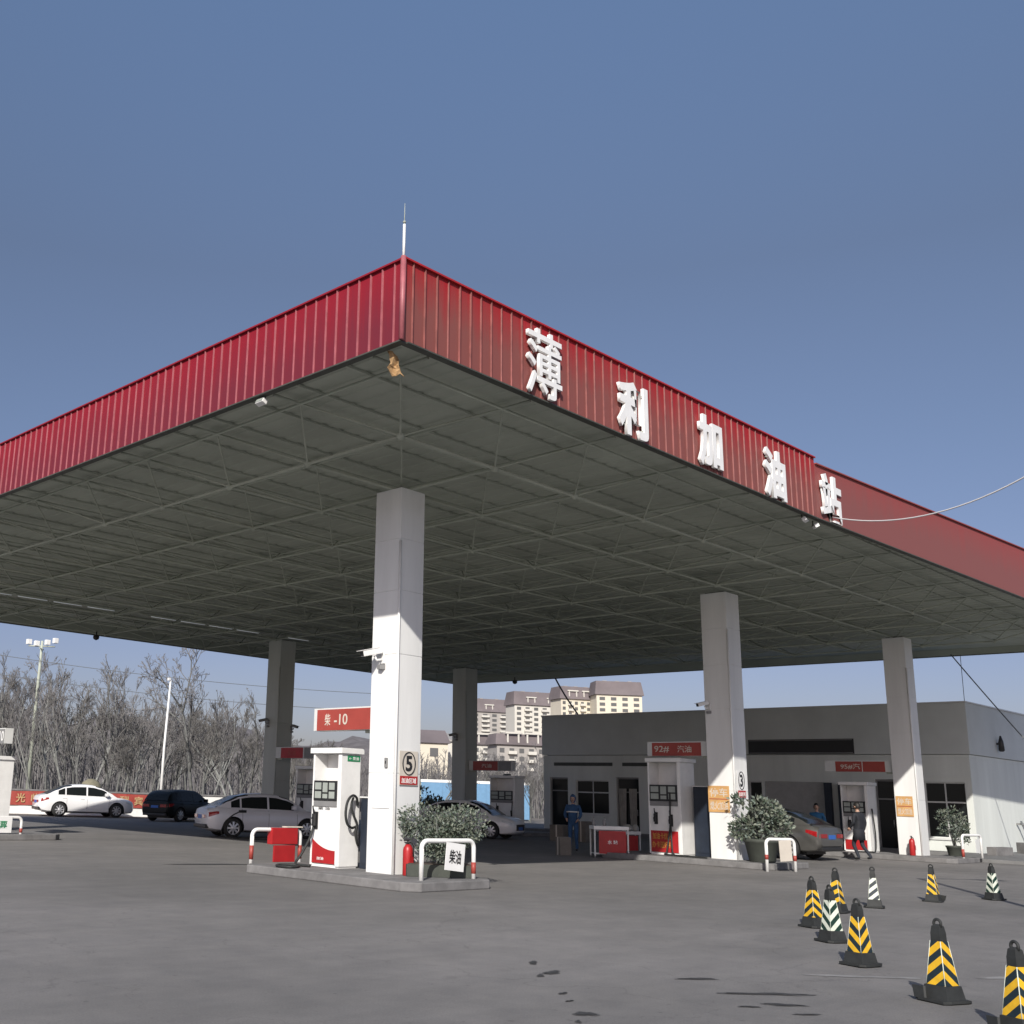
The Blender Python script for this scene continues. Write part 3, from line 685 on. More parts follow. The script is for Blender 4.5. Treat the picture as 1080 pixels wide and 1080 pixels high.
# ------------------------------------------------------------------ plants
def leaf_cloud(mb, n, c, rx, ry, rz_, size, rnd, hollow=.35, lobes=7):
    cs = [(Vector((rnd.uniform(-.6,.6)*rx, rnd.uniform(-.6,.6)*ry, rnd.uniform(-.5,.55)*rz_)), rnd.uniform(.35,.62)) for _ in range(lobes)]
    for _ in range(n):
        cc, s = rnd.choice(cs)
        d = Vector((rnd.gauss(0,1), rnd.gauss(0,1), rnd.gauss(0,1))).normalized()
        q = rnd.uniform(hollow, 1)**.6
        p = Vector(c)+cc+Vector((d.x*rx*s*q, d.y*ry*s*q, d.z*rz_*s*q))
        ax = (d*.7+Vector((rnd.gauss(0,.5), rnd.gauss(0,.5), rnd.gauss(.25,.5)))).normalized()
        sd = ax.cross(Vector((rnd.gauss(0,1), rnd.gauss(0,1), rnd.gauss(0,1)))).normalized()
        L = size*rnd.uniform(.7,1.35); w = L*.28
        nn = ax.cross(sd)*L*.08
        vs = [mb.bm.verts.new(v) for v in (p, p+ax*L*.45+sd*w+nn, p+ax*L, p+ax*L*.45-sd*w+nn)]
        f = mb.bm.faces.new(vs); f.material_index = rnd.choice((0,0,1,2))
def stems(mb, n, h, spread, rnd, r=.014):
    for _ in range(n):
        a = rnd.uniform(0, 6.28); q = rnd.uniform(.3,1)*spread
        mb.tube([(rnd.uniform(-.06,.06), rnd.uniform(-.06,.06), 0), (math.cos(a)*q*.35, math.sin(a)*q*.35, h*.5), (math.cos(a)*q, math.sin(a)*q, h*rnd.uniform(.85,1.1))], [r, r*.7, r*.3], 5)
def shrub(lab, loc, rz, rx, ry, zc, rzz, n, size, seed, planter, lobes=9, extra=None):
    rnd = random.Random(seed)
    t = thing('potted_shrub', lab, 'shrub', loc, rz, 'shrubs standing on the islands')
    if planter == 'trough':
        mb = MB(); w, d, h = .62, .30, .22
        mb.prism([(-w,-d,0),(w,-d,0),(w,d,0),(-w,d,0)], (0,0,.001)); mb.bm.free(); mb = MB()
        mb.box(-w, w, -d, d, 0, h, .015); obj('planter', mb, M['pot'], t)
        mb = MB(); mb.box(-w+.04, w-.04, -d+.04, d-.04, h-.005, h+.015); obj('soil_bed', mb, M['soil'], t); z0 = h
    elif planter == 'pot':
        mb = MB(); mb.lathe([(.32,0),(.34,.02),(.44,.50),(.47,.52),(.47,.60),(.43,.60),(.41,.55),(.02,.55)], 26); obj('pot', mb, M['pot'], t); z0 = .55
    else:
        mb = MB(); mb.lathe([(.2,0),(.21,.02),(.27,.30),(.29,.31),(.29,.36),(.26,.36),(.25,.33),(.02,.33)], 20); obj('pot', mb, M['pot'], t); z0 = .32
    mb = MB(); stems(mb, 14, zc-z0+rzz*.4, min(rx, ry)*.85+.1, rnd); bmesh.ops.translate(mb.bm, vec=(0,0,z0), verts=mb.bm.verts); obj('stems', mb, M['bark_pale'], t)
    mb = MB(); leaf_cloud(mb, n, (0,0,zc), rx, ry, rzz, size, rnd, lobes=lobes)
    for e in (extra or []):
        leaf_cloud(mb, e[3], e[:3], e[4], e[4], e[4]*e[5], size*1.1, rnd, .1, 4)
    obj('foliage', mb, [M['leaf'], M['leaf3'], M['leaf2']], t)
    return t
shrub('wide grey green shrub in trough behind the diesel hoop barrier', (15.52, 14.22, .16), rad(-40), .82, .40, .80, .56, 5200, .060, 1, 'trough', 12, [(-.62,-.1,.78,160,.2,1.1), (-.66,0,.95,70,.13,1.3)])
shrub('bushy blue green shrub in a large grey pot by the middle front column', (28.85, 14.62, .16), rad(-42), .80, .55, 1.12, .62, 1900, .115, 2, 'pot', 12, [(-.62,0,1.55,60,.2,.9)])
shrub('small dark shrub in a low pot before the right station window', (42.4, 14.35, .13), 0, .52, .5, 1.02, .68, 1300, .085, 3, 'small', 9)
shrub('dark spiky shrub against the blue hoarding behind the white sedan', (41.4, 38.5, 0), 0, .9, .8, 1.25, .75, 900, .16, 4, 'pot', 8)

# ------------------------------------------------------------------ traffic cones (square, hollow, striped)
def clip(poly, a, b, c):   # keep a*u+b*v<=c
    out = []
    for i in range(len(poly)):
        p, q = poly[i], poly[(i+1) % len(poly)]
        dp, dq = a*p[0]+b*p[1]-c, a*q[0]+b*q[1]-c
        if dp <= 0: out.append(p)
        if dp*dq < 0:
            s = dp/(dp-dq); out.append((p[0]+(q[0]-p[0])*s, p[1]+(q[1]-p[1])*s))
    return out
def make_cone(name_label, light, dark, slope, phase, chev=True, flap=0):
    t = thing('traffic_cone', name_label, 'traffic cone', (0,0,0), 0, 'striped square traffic cones on the forecourt')
    hb, ht = .088, .047; z0, z1 = .135, .475; slope = -slope
    mb = MB()
    # flared skirt
    prof = [(.128, .022), (.118, .03), (.100, z0-.004), (hb-.003, z0)]
    def ring(h, z): return [mb.bm.verts.new((sx*h, sy*h, z)) for sx, sy in ((-1,-1),(1,-1),(1,1),(-1,1))]
    rs = [ring(h, z) for h, z in prof+[(ht-.003, z1), (ht-.004, z1+.06), (.034, z1+.115), (.016, z1+.13)]]
    for A, B in zip(rs, rs[1:]):
        for k in range(4): mb.bm.faces.new((A[k], A[(k+1)%4], B[(k+1)%4], B[k]))
    mb.bm.faces.new(rs[-1]); body = obj('body', mb, M['rubber'], t)
    mb = MB()
    rnd = random.Random(flap)
    pts = [(-.165,-.13),(-.12,-.165),(.12,-.165),(.165,-.12),(.165,.12),(.12,.165),(-.12,.165),(-.165,.12)]
    pts = [(x+rnd.uniform(-.015,.015), y+rnd.uniform(-.015,.015)) for x, y in pts]
    mb.prism([(x, y, .001+rnd.uniform(0,.012)) for x, y in pts], (0,0,.022))
    if flap: mb.prism([(-.16,-.16,.025),(-.06,-.165,.025),(-.07,-.155,.12),(-.19,-.14,.115)], (.012,.012,0))
    obj('base', mb, M['rubber'], t)
    # striped sleeve: four faces cut into slanting bands
    mb = MB(); e = .0025
    period = .128
    for k in range(4):
        R = Matrix.Rotation(k*PI/2, 3, 'Z')
        sgn = 1 if (k % 2 == 0 or not chev) else -1
        trap = [(-hb-e, 0), (hb+e, 0), (ht+e, z1-z0), (-ht-e, z1-z0)]
        H = z1-z0
        for j in range(-6, 12):
            for half in (0, 1):
                lo = (j+half*.5)*period+phase; hi = lo+period*.5
                # v - s*u between lo and hi
                s = slope*sgn
                pg = clip(clip(trap, -s, 1, hi), s, -1, -lo)
                if len(pg) < 3: continue
                vs = []
                for (u, v) in pg:
                    off = hb+e+(ht-hb)*v/H
                    vs.append(mb.bm.verts.new(R @ Vector((u, -off, z0+v))))
                try: f = mb.bm.faces.new(vs); f.material_index = half
                except ValueError: pass
    obj('striped_sleeve', mb, [M[light], M[dark]], t)
    mb = MB()
    for k in range(4):
        a = PI/4+k*PI/2; q = math.sqrt(2)
        mb.cyl((hb*q*math.cos(a), hb*q*math.sin(a), z0), (ht*q*math.cos(a), ht*q*math.sin(a), z1), .004, 5)
    obj('corner_strip', mb, M['cone_white'], t)
    mb = MB(); mb.tube([(-.028,0,z1+.11)]+arc(0, z1+.135, .034, PI, 0, 8, lambda a, b: (a, 0, b))+[(.028,0,z1+.11)], .012, 8); obj('carry_loop', mb, M['rubber'], t)
    return t
G45 = rad(47)
def cone_at(lab, x, y, rz, light='cone_yellow', dark='cone_dark', slope=.75, phase=0, chev=True, flap=0, s=1.0):
    t = make_cone(lab, light, dark, slope, phase, chev, flap); t.location = (x, y, 0); t.rotation_euler = (0, 0, rz); t.scale = (s, s, s*1.03)
    return t
VA = lambda x, y: math.atan2(y, x)
def corner_on(x, y, off=0): return VA(x, y)-PI/4+PI/2+rad(off)    # one edge turned to the viewer
cone_at('yellow black cone with a torn base flap, right of the pale scuff on tarmac', 10.80, 3.86, corner_on(10.8, 3.9, 188), slope=-.80, flap=3, s=1.04)
cone_at('yellow black cone cut by the right frame edge at bottom', 9.72, 2.93, corner_on(9.72, 2.93, 180), slope=-.80, phase=.04, flap=5, s=1.02)
cone_at('yellow black cone at front of the left cluster, stripes pointing down', 12.40, 5.24, corner_on(12.4, 5.2, 5), slope=.80, s=1.02)
cone_at('white and green cone in the left cluster, stripes pointing down', 14.2, 6.33, corner_on(14.2, 6.3, -6), 'cone_white', 'cone_green', .80, .03, s=1.02)
cone_at('yellow black cone leftmost of the cluster, stripes pointing up', 15.65, 7.22, corner_on(15.6, 7.2, 0), slope=-.80, phase=.02, s=1.02)
cone_at('yellow black cone hidden behind the white and green one', 18.2, 8.0, corner_on(18, 8, 20), slope=-.55, s=1.03)
cone_at('white striped cone with one flat face turned to us, behind the cluster', 19.8, 8.06, VA(19.8, 8.06)+PI/2+rad(-2), 'cone_white', 'cone_dark', -.80, .02, False, s=1.0)
cone_at('yellow black cone standing alone, left of the farthest white cone', 22.3, 8.0, VA(22.3, 8.0)+PI/2+rad(-14), slope=.80, phase=.03, chev=False, flap=2)
cone_at('white and dark cone farthest right, on the long thin shadow', 24.15, 7.55, corner_on(24.1, 7.55, 0), 'cone_white', 'cone_green', .80, .01, s=1.02)

# ------------------------------------------------------------------ cars
def interp(tab, x):
    for (a, va), (b, vb) in zip(tab, tab[1:]):
        if x <= b:
            s = (x-a)/(b-a) if b > a else 0; s = max(0, min(1, s)); s = s*s*(3-2*s)*.5+s*.5
            return va+(vb-va)*s
    return tab[-1][1]
CARSPEC = {
 'sedan': dict(L=4.55, W=1.79, wb=2.68, axle=-1.34, wr=.325,
   belt=[(-2.275,.78),(-2.20,.93),(-1.95,1.00),(-1.4,.985),(-.4,.945),(.6,.93),(1.0,.935),(1.5,.905),(1.95,.83),(2.18,.74),(2.275,.62)],
   bot=[(-2.275,.42),(-2.15,.27),(-1.9,.22),(1.9,.19),(2.15,.22),(2.275,.30)],
   half=[(-2.275,.62),(-2.2,.76),(-1.9,.85),(-1.2,.893),(1.2,.893),(1.8,.84),(2.1,.73),(2.22,.60),(2.275,.48)],
   roof=[(-1.93,1.0),(-1.5,1.21),(-1.1,1.38),(-.7,1.455),(-.2,1.475),(.2,1.455),(.6,1.35),(1.05,1.12),(1.36,.92)], bp=-.08, cp=-1.08, wsr=.34, rgr=-.80),
 'suv': dict(L=4.55, W=1.84, wb=2.65, axle=-1.33, wr=.36,
   belt=[(-2.275,.95),(-2.22,1.06),(-1.9,1.10),(-.4,1.06),(.6,1.04),(1.0,1.04),(1.5,.99),(2.0,.90),(2.2,.80),(2.275,.66)],
   bot=[(-2.275,.46),(-2.15,.32),(-1.9,.28),(1.9,.26),(2.15,.30),(2.275,.38)],
   half=[(-2.275,.72),(-2.2,.82),(-1.9,.885),(-1.2,.918),(1.2,.918),(1.8,.87),(2.1,.77),(2.22,.64),(2.275,.52)],
   roof=[(-2.2,1.10),(-2.02,1.42),(-1.75,1.58),(-1.2,1.655),(-.4,1.67),(.2,1.64),(.5,1.54),(.85,1.28),(1.12,1.05)], bp=-.15, cp=-1.15, wsr=.22, rgr=-1.8),
 'coupe_suv': dict(L=4.85, W=1.86, wb=2.80, axle=-1.38, wr=.37,
   belt=[(-2.425,.88),(-2.36,1.02),(-2.05,1.10),(-.4,1.03),(.7,1.00),(1.1,.99),(1.6,.94),(2.15,.84),(2.35,.74),(2.425,.62)],
   bot=[(-2.425,.46),(-2.3,.30),(-2.0,.26),(2.0,.24),(2.3,.28),(2.425,.36)],
   half=[(-2.425,.74),(-2.35,.84),(-2.0,.90),(-1.2,.928),(1.2,.928),(1.9,.88),(2.25,.77),(2.37,.64),(2.425,.52)],
   roof=[(-2.12,1.10),(-1.7,1.30),(-1.2,1.48),(-.7,1.58),(-.2,1.61),(.3,1.57),(.65,1.44),(1.0,1.20),(1.27,1.0)], bp=-.12, cp=-1.15, wsr=.35, rgr=-.85),
}
def wheel_meshes(r):
    mb = MB(); prof = []
    w = .10
    # tyre: lathe round Y
    def lathY(prof, n, m):
        rings = []
        for (q, y) in prof: rings.append([m.bm.verts.new((q*math.cos(2*PI*k/n), y, q*math.sin(2*PI*k/n))) for k in range(n)])
        for A, B in zip(rings, rings[1:]):
            for k in range(n):
                f = m.bm.faces.new((A[k], A[(k+1)%n], B[(k+1)%n], B[k])); f.smooth = True
        return rings
    lathY([(r*.66,-w),(r*.9,-w-.005),(r*.985,-w+.02),(r,-w+.05),(r,w-.05),(r*.985,w-.02),(r*.9,w+.005),(r*.66,w)], 28, mb)
    tyre = mb.mesh('tyre', M['tyre'])
    mb = MB()
    lathY([(r*.68,-w+.005),(r*.64,-w+.0),(r*.61,-w+.04)], 28, mb)
    q = lathY([(r*.16,-w-.012),(r*.12,-w-.02)], 12, mb); mb.bm.faces.new(q[-1])
    for k in range(8):
        a = 2*PI*k/8; c, s = math.cos(a), math.sin(a); u = Vector((c,0,s)); v = Vector((-s,0,c))
        A = u*r*.12; B = u*r*.66
        for dy in (0,):
            mb.prism([A-v*.026+Vector((0,-w-.01,0)), A+v*.026+Vector((0,-w-.01,0)), B+v*.032+Vector((0,-w+.003,0)), B-v*.032+Vector((0,-w+.003,0))], (0,.03,0))
    rim = mb.mesh('rim', M['rim'])
    mb = MB(); q = lathY([(r*.63,-w+.06),(r*.02,-w+.06)], 20, mb); hub = mb.mesh('brake_disc', M['black'])
    return tyre, rim, hub
_wm = {}
def make_car(lab, spec, paint, loc, heading, plate=True, black_trim=False):
    S = CARSPEC[spec]; L, Wd = S['L'], S['W']
    t = thing('parked_car', lab, 'car', (loc[0], loc[1], 0), heading, 'cars on the forecourt')
    xs = sorted(set([round(-L/2+L*i/36, 4) for i in range(37)]+[-L/2+.02, L/2-.02, -L/2+.06, L/2-.06]))
    mb = MB(); rows = []
    for x in xs:
        zt, zb, w = interp(S['belt'], x), interp(S['bot'], x), interp(S['half'], x)
        h = zt-zb
        pr = [(0, zb), (w*.80, zb), (w*.955, zb+.05), (w*.985, zb+.16*h+.02), (w*1.0, zb+.48*h), (w*.985, zb+.70*h), (w*.945, zb+.88*h), (w*.86, zt-.012), (w*.6, zt+.010), (0, zt+.022)]
        full = [(-y, z) for y, z in reversed(pr[1:-1])]
        ring = pr+[(-y, z) for y, z in reversed(pr[1:-1])]
        rows.append([mb.bm.verts.new((x, y, z)) for y, z in ring])
    nr = len(rows[0])
    for A, B in zip(rows, rows[1:]):
        for k in range(nr):
            f = mb.bm.faces.new((A[k], A[(k+1)%nr], B[(k+1)%nr], B[k])); f.smooth = True
    mb.bm.faces.new(rows[0]); mb.bm.faces.new(list(reversed(rows[-1])))
    body_me = mb.mesh('body', M[paint])
    tmp = bpy.data.objects.new('body_source', body_me); COL.objects.link(tmp)
    # wheel arches cut from the closed shell
    cut = MB(); ax = (S['axle'], S['axle']+S['wb'])
    for x in ax:
        for sy in (-1, 1):
            cut.cyl((x, sy*(Wd/2-.26), S['wr']), (x, sy*(Wd/2+.2), S['wr']), S['wr']+.055, 26)
    cm = cut.mesh('arch_cutter', M['black']); co = bpy.data.objects.new('arch_cutter', cm); COL.objects.link(co)
    bo = tmp.modifiers.new('b', 'BOOLEAN'); bo.object = co; bo.operation = 'DIFFERENCE'; bo.solver = 'EXACT'; bo.material_mode = 'TRANSFER'
    bpy.context.view_layer.update()
    me = bpy.data.meshes.new_from_object(tmp.evaluated_get(bpy.context.evaluated_depsgraph_get()))
    bpy.data.objects.remove(tmp); bpy.data.objects.remove(co)
    me.name = 'body'
    for p in me.polygons: p.use_smooth = True
    try: me.set_sharp_from_angle(angle=rad(38))
    except Exception: pass
    body = bpy.data.objects.new('body', me); COL.objects.link(body); body.parent = t
    # greenhouse
    rx0, rx1 = S['roof'][0][0], S['roof'][-1][0]
    gx = sorted(set([round(rx0+(rx1-rx0)*i/26, 4) for i in range(27)]+[S['bp']-.035, S['bp']+.035, S['cp']-.03, S['cp']+.03, S['wsr'], S['rgr']]))
    shell, sg, wsg, rg = MB(), {}, MB(), MB()
    def sec(x):
        zr = interp(S['roof'], x); zt = interp(S['belt'], x)-.012; zr = max(zr, zt+.004); h = zr-zt
        wbt = interp(S['half'], x)*.875; tum = .30*h
        e = [(wbt, zt), (wbt-tum*.10, zt+h*.07), (wbt-tum*.80, zt+h*.80), (wbt-tum*1.02, zt+h*.93), (wbt-tum*1.35, zr-.004), ((wbt-tum*1.35)*.5, zr+.014*min(1,h*3)), (0, zr+.02*min(1,h*3))]
        return [Vector((x, y, z)) for y, z in e]
    secs = [sec(x) for x in gx]
    def quad(m, pts):
        u = []
        for p in pts:
            if not any((p-q).length < 1e-5 for q in u): u.append(p)
        if len(u) >= 3:
            f = m.bm.faces.new([m.bm.verts.new(p) for p in u]); f.smooth = True
    mir = lambda p: Vector((p.x, -p.y, p.z))
    for (xa, A), (xb, B) in zip(zip(gx, secs), zip(gx[1:], secs[1:])):
        xm = (xa+xb)/2
        for k in range(6):
            q = [A[k], A[k+1], B[k+1], B[k]]
            tgt = None
            if k == 1:
                hh = A[3].z-A[0].z
                if S['bp']+.03 < xm < S['wsr']+.52: tgt = 'f'
                elif S['cp']+.03 < xm < S['bp']-.03: tgt = 'r'
                elif S['cp']-.45 < xm < S['cp']-.03 and spec != 'sedan': tgt = 'q'
                elif S['cp']-.30 < xm < S['cp']-.03: tgt = 'q'
            if k >= 3:
                if xm > S['wsr']: tgt = 'w'
                if xm < S['rgr'] : tgt = 'b'
            for side, fn in (('L', lambda p: p), ('R', mir)):
                qq = [fn(p) for p in q]
                if tgt is None: quad(shell, qq)
                elif tgt == 'w': quad(wsg, qq)
                elif tgt == 'b': quad(rg, qq)
                else: quad(sg.setdefault((tgt, side), MB()), qq)
    for m in [shell, wsg, rg]+list(sg.values()): bmesh.ops.remove_doubles(m.bm, verts=m.bm.verts, dist=1e-4)
    obj('roof', shell, M[paint], t)
    obj('windscreen', wsg, M['glass'], t); obj('rear_window', rg, M['glass'], t)
    for m in sg.values(): obj('side_window', m, M['glass'], t)
    # surface lookup for panel details
    def sy(x, z):
        zt, zb, w = interp(S['belt'], x), interp(S['bot'], x), interp(S['half'], x); h = zt-zb; f = (z-zb)/h
        tab = [(0,.8),(.1,.96),(.2,.985),(.48,1),(.7,.985),(.88,.945),(1,.86)]
        return w*interp(tab, f)
    for s in (-1, 1):
        # door seams, handles, mirror
        for x in (S['bp'], S['cp']+.05, S['wsr']+.62):
            zt, zb = interp(S['belt'], x), interp(S['bot'], x)
            mb = MB(); mb.tube([(x, s*(sy(x, z)+.0015), z) for z in [zb+.10+(zt-zb-.13)*i/6 for i in range(7)]], .006, 4); obj('door_seam', mb, M['black'], t)
        for x in (S['bp']-.24, S['cp']-.10+.02):
            z = interp(S['belt'], x)-.13; y = s*(sy(x, z)+.012)
            mb = MB(); mb.box(x-.10, x+.10, y-.012, y+.012, z-.014, z+.014, .006); obj('door_handle', mb, M[paint], t)
        xm = S['wsr']+.45; zm = interp(S['belt'], xm)+.10
        mb = MB(); mb.box(xm-.06, xm+.09, min(s*(Wd/2-.06), s*(Wd/2+.13)), max(s*(Wd/2-.06), s*(Wd/2+.13)), zm-.07, zm+.07, .03); obj('wing_mirror', mb, M[paint], t)
        mb = MB(); mb.tube([(x, s*(sy(x, interp(S['bot'], x)+.02)-.004), interp(S['bot'], x)+.03) for x in [S['axle']+S['wr']+.10+(S['wb']-2*S['wr']-.2)*i/5 for i in range(6)]], .028, 6); obj('sill_trim', mb, M['black'], t)
        # lamps follow the shell
        def lamp(name, x0, x1, f0, f1, m, top=.0):
            mb = MB(); g = []
            for i in range(6):
                x = x0+(x1-x0)*i/5; zt, zb = interp(S['belt'], x), interp(S['bot'], x)
                sh = i/5
                za, zc = zb+(zt-zb)*(f0+top*sh), zb+(zt-zb)*(f1)
                g.append([(x, s*(sy(x, za)+.006), za), (x, s*(sy(x, (za+zc)/2)+.008), (za+zc)/2), (x, s*(sy(x, zc)+.006), zc)])
            g = [[mb.bm.verts.new(p) for p in r_] for r_ in g]
            for A, B in zip(g, g[1:]):
                for k in range(2): mb.bm.faces.new((A[k], A[k+1], B[k+1], B[k]))
            o = obj(name, mb, m, t); return o
        lamp('headlight', L/2-.02, L/2-.48, .60, .84, M['headlight'], .14)
        lamp('taillight', -L/2+.015, -L/2+.42, .56, .82, M['taillight'], .16)
        # lamp part on the end faces
        xr = -L/2-.004; zt = interp(S['belt'], -L/2); zb = interp(S['bot'], -L/2); w = interp(S['half'], -L/2)
        mb = MB(); mb.box(xr-.012, xr, min(s*w*.45, s*w*.97), max(s*w*.45, s*w*.97), zb+(zt-zb)*.58, zb+(zt-zb)*.88, .005); obj('taillight', mb, M['taillight'], t)
    xf = L/2; zt = interp(S['belt'], xf); zb = interp(S['bot'], xf); w = interp(S['half'], xf)
    mb = MB(); mb.box(xf-.03, xf+.008, -w*.92, w*.92, zb+.05, zt-.03, .02); obj('grille', mb, M['black'], t)
    if plate:
        mb = MB(); mb.box(xf+.009, xf+.018, -.22, .22, zb+.07, zb+.19); obj('number_plate', mb, M['plate'], t)
        zb2 = interp(S['bot'], -L/2); zt2 = interp(S['belt'], -L/2)
        mb = MB(); mb.box(-L/2-.014, -L/2-.002, -.22, .22, zb2+(zt2-zb2)*.50, zb2+(zt2-zb2)*.50+.13); obj('number_plate', mb, M['plate'], t)
    mb = MB(); mb.box(-L/2-.012, -L/2+.25, -.70, .70, .30, .43, .03); obj('rear_bumper_insert', mb, M['black'], t)
    if spec not in _wm: _wm[spec] = wheel_meshes(S['wr'])
    ty, ri, hu = _wm[spec]
    for x in ax:
        for s in (-1, 1):
            w_ = bpy.data.objects.new('wheel', ty); COL.objects.link(w_); w_.parent = t
            w_.location = (x, s*(Wd/2-.125), S['wr']); w_.rotation_euler = (0, 0, 0 if s < 0 else PI)
            for nm, m_ in (('rim', ri), ('brake_disc', hu)):
                c = bpy.data.objects.new(nm, m_); COL.objects.link(c); c.parent = w_
    mb = MB(); mb.box(ax[0]-.5, ax[1]+.5, -Wd/2+.30, Wd/2-.30, .18, .5); obj('underbody', mb, M['black'], t)
    return t
make_car('gleaming white sedan parked side-on before the red banner wall', 'sedan', 'car_white', (28.45, 50.25), rad(-15)).scale = (1.06, 1.06, 1.06)
make_car('silver grey sedan being fuelled, left of the nearest dispenser', 'sedan', 'car_silver', (24.45, 30.75), rad(-19))
make_car('black boxy estate car between the white and silver sedans', 'suv', 'car_black', (31.2, 45.6), rad(20)).scale = (.97, .96, .88)
make_car('white sedan in canopy shade facing the station building', 'sedan', 'car_white', (34.85, 30.3), rad(-73))
make_car('bronze grey crossover with red tail lamps by the rightmost pump island', 'coupe_suv', 'car_grey', (35.6, 18.05), rad(88))
# nozzle and hose plugged into the silver sedan
t = thing('fuelling_hose', 'black fuel hose and nozzle plugged into the silver sedan', 'fuel hose')
mb = MB(); hose(mb, [(22.95,29.92,.88),(22.7,29.85,.86),(22.45,29.95,.7),(22.3,30.1,.45),(22.35,30.2,.1),(22.7,29.6,.02),(23.6,28.9,.02)], .022); obj('hose', mb, M['rubber'], t)
mb = MB(); mb.box(22.75,23.02,29.83,29.93,.84,.93,.02); obj('nozzle', mb, M['black'], t)

# ------------------------------------------------------------------ people
def skin_body(name, joints, edges, m, parent, sub=2):
    me = bpy.data.meshes.new(name+'_src'); me.from_pydata([j[0] for j in joints], edges, [])
    o = bpy.data.objects.new(name+'_src', me); COL.objects.link(o)
    sk = o.modifiers.new('skin', 'SKIN'); sk.use_smooth_shade = True
    for i, j in enumerate(joints):
        r = j[1]; me.skin_vertices[0].data[i].radius = (r, r) if not isinstance(r, tuple) else r
    me.skin_vertices[0].data[0].use_root = True
    s = o.modifiers.new('s', 'SUBSURF'); s.levels = sub; s.render_levels = sub
    bpy.context.view_layer.update()
    r = bpy.data.meshes.new_from_object(o.evaluated_get(bpy.context.evaluated_depsgraph_get()))
    bpy.data.objects.remove(o); r.name = name
    r.materials.clear()
    for x in (m if isinstance(m, (list, tuple)) else [m]): r.materials.append(x)
    for p in r.polygons: p.use_smooth = True
    b = bpy.data.objects.new(name, r); COL.objects.link(b); b.parent = parent
    return b
def person(lab, loc, rz, H, top, legs_m, pose, hood=False, coat_len=.0):
    """faces +X locally; body joints scaled to a 1.75 m figure"""
    t = thing('person', lab, 'person', loc, rz, 'people on the forecourt'); k = H/1.75; t.scale = (k, k, k)
    hipL, hipR = Vector((0,.095,.90)), Vector((0,-.095,.90))
    kL, fL, kR, fR = [Vector(v) for v in pose['legs']]
    sL, sR = Vector((-.01,.19,1.42)), Vector((-.01,-.19,1.42))
    eL, hL, eR, hR = [Vector(v) for v in pose['arms']]
    J = [(Vector((0,0,.93)), (.15,.12)), (Vector((0,0,1.12)), (.155,.115)), (Vector((-.01,0,1.32)), (.18,.125)), (Vector((-.01,0,1.44)), (.12,.09)), (Vector((0,0,1.52)), .058), (Vector((.015,0,1.58)), .055),
         (hipL, .10), (kL, .066), (fL+Vector((0,0,.06)), .046), (hipR, .10), (kR, .066), (fR+Vector((0,0,.06)), .046),
         (sL, .075), (eL, .056), (hL, .040), (sR, .075), (eR, .056), (hR, .040),
         (fL+Vector((.16,0,.035)), .040), (fR+Vector((.16,0,.035)), .040)]
    E = [(0,1),(1,2),(2,3),(3,4),(4,5),(0,6),(6,7),(7,8),(0,9),(9,10),(10,11),(2,12),(12,13),(13,14),(2,15),(15,16),(16,17),(8,18),(11,19)]
    b = skin_body('body', J, E, [top, legs_m, M['black'], M['skin']], t)
    cut = .88-coat_len
    for p in b.data.polygons:
        z = p.center.z
        arm = abs(p.center.y) > .20 and z > .6
        if z < .10: p.material_index = 2
        elif z < cut and not arm: p.material_index = 1
        elif z > 1.50: p.material_index = 3
    # head
    mb = MB()
    bmesh.ops.create_uvsphere(mb.bm, u_segments=20, v_segments=14, radius=1)
    for v in mb.bm.verts:
        x, y, z = v.co
        w = 1-.22*max(0,-z); fx = .105*(1+.10*max(0,x)*max(0,-z))
        v.co = Vector((x*fx*w+.02, y*.080*w, z*.125+1.66))
    # nose, ears
    mb.tube([(.120,0,1.675),(.142,0,1.645),(.122,0,1.632)], [.010,.017,.010], 6)
    for s in (-1,1): mb.lathe([(.008,-.03),(.02,-.015),(.022,.012),(.008,.03)], 8, 0, (.015, s*.082, 1.655))
    hd = obj('head', mb, M['skin'], t, smooth=True)
    mb = MB()
    for s in (-1,1): mb.box(.108,.121,s*.033-.014,s*.033+.014,1.672,1.684,.003)
    mb.box(.112,.124,-.025,.025,1.605,1.612,.002); obj('face_features', mb, M['hair'], hd)
    mb = MB(); bmesh.ops.create_uvsphere(mb.bm, u_segments=20, v_segments=14, radius=1)
    q = 1.14 if hood else 1.06
    for v in mb.bm.verts:
        x, y, z = v.co; zz_ = z*.128*q+1.672
        fr = x > .35
        if fr and zz_ < 1.725: x = .35
        if zz_ < (1.54 if hood else 1.60): zz_ = 1.54 if hood else 1.60
        v.co = Vector((x*.112*q+.012, y*.087*q, zz_))
    obj('hood' if hood else 'hair', mb, top if hood else M['hair'], t, smooth=True)
    # hands
    for h, e in ((hL, eL), (hR, eR)):
        d = (h-e).normalized(); side = d.cross(Vector((1,0,0)));
        if side.length < .1: side = Vector((0,1,0))
        side.normalize(); nrm = side.cross(d)
        mb = MB(); mb.tube([h-d*.01, h+d*.04, h+d*.085], [.026,.036,.030], 8)
        for i in range(4):
            o = nrm*(-.030+.020*i); L_ = (.060,.072,.068,.052)[i]
            mb.tube([h+d*.08+o, h+d*(.08+L_*.55)+o+side*.008, h+d*(.08+L_)+o+side*.024], [.0095,.009,.007], 6)
        mb.tube([h+d*.02-nrm*.028, h+d*.055-nrm*.055+side*.01, h+d*.09-nrm*.055+side*.02], [.012,.010,.008], 6)
        obj('hand', mb, M['skin'], t, smooth=True)
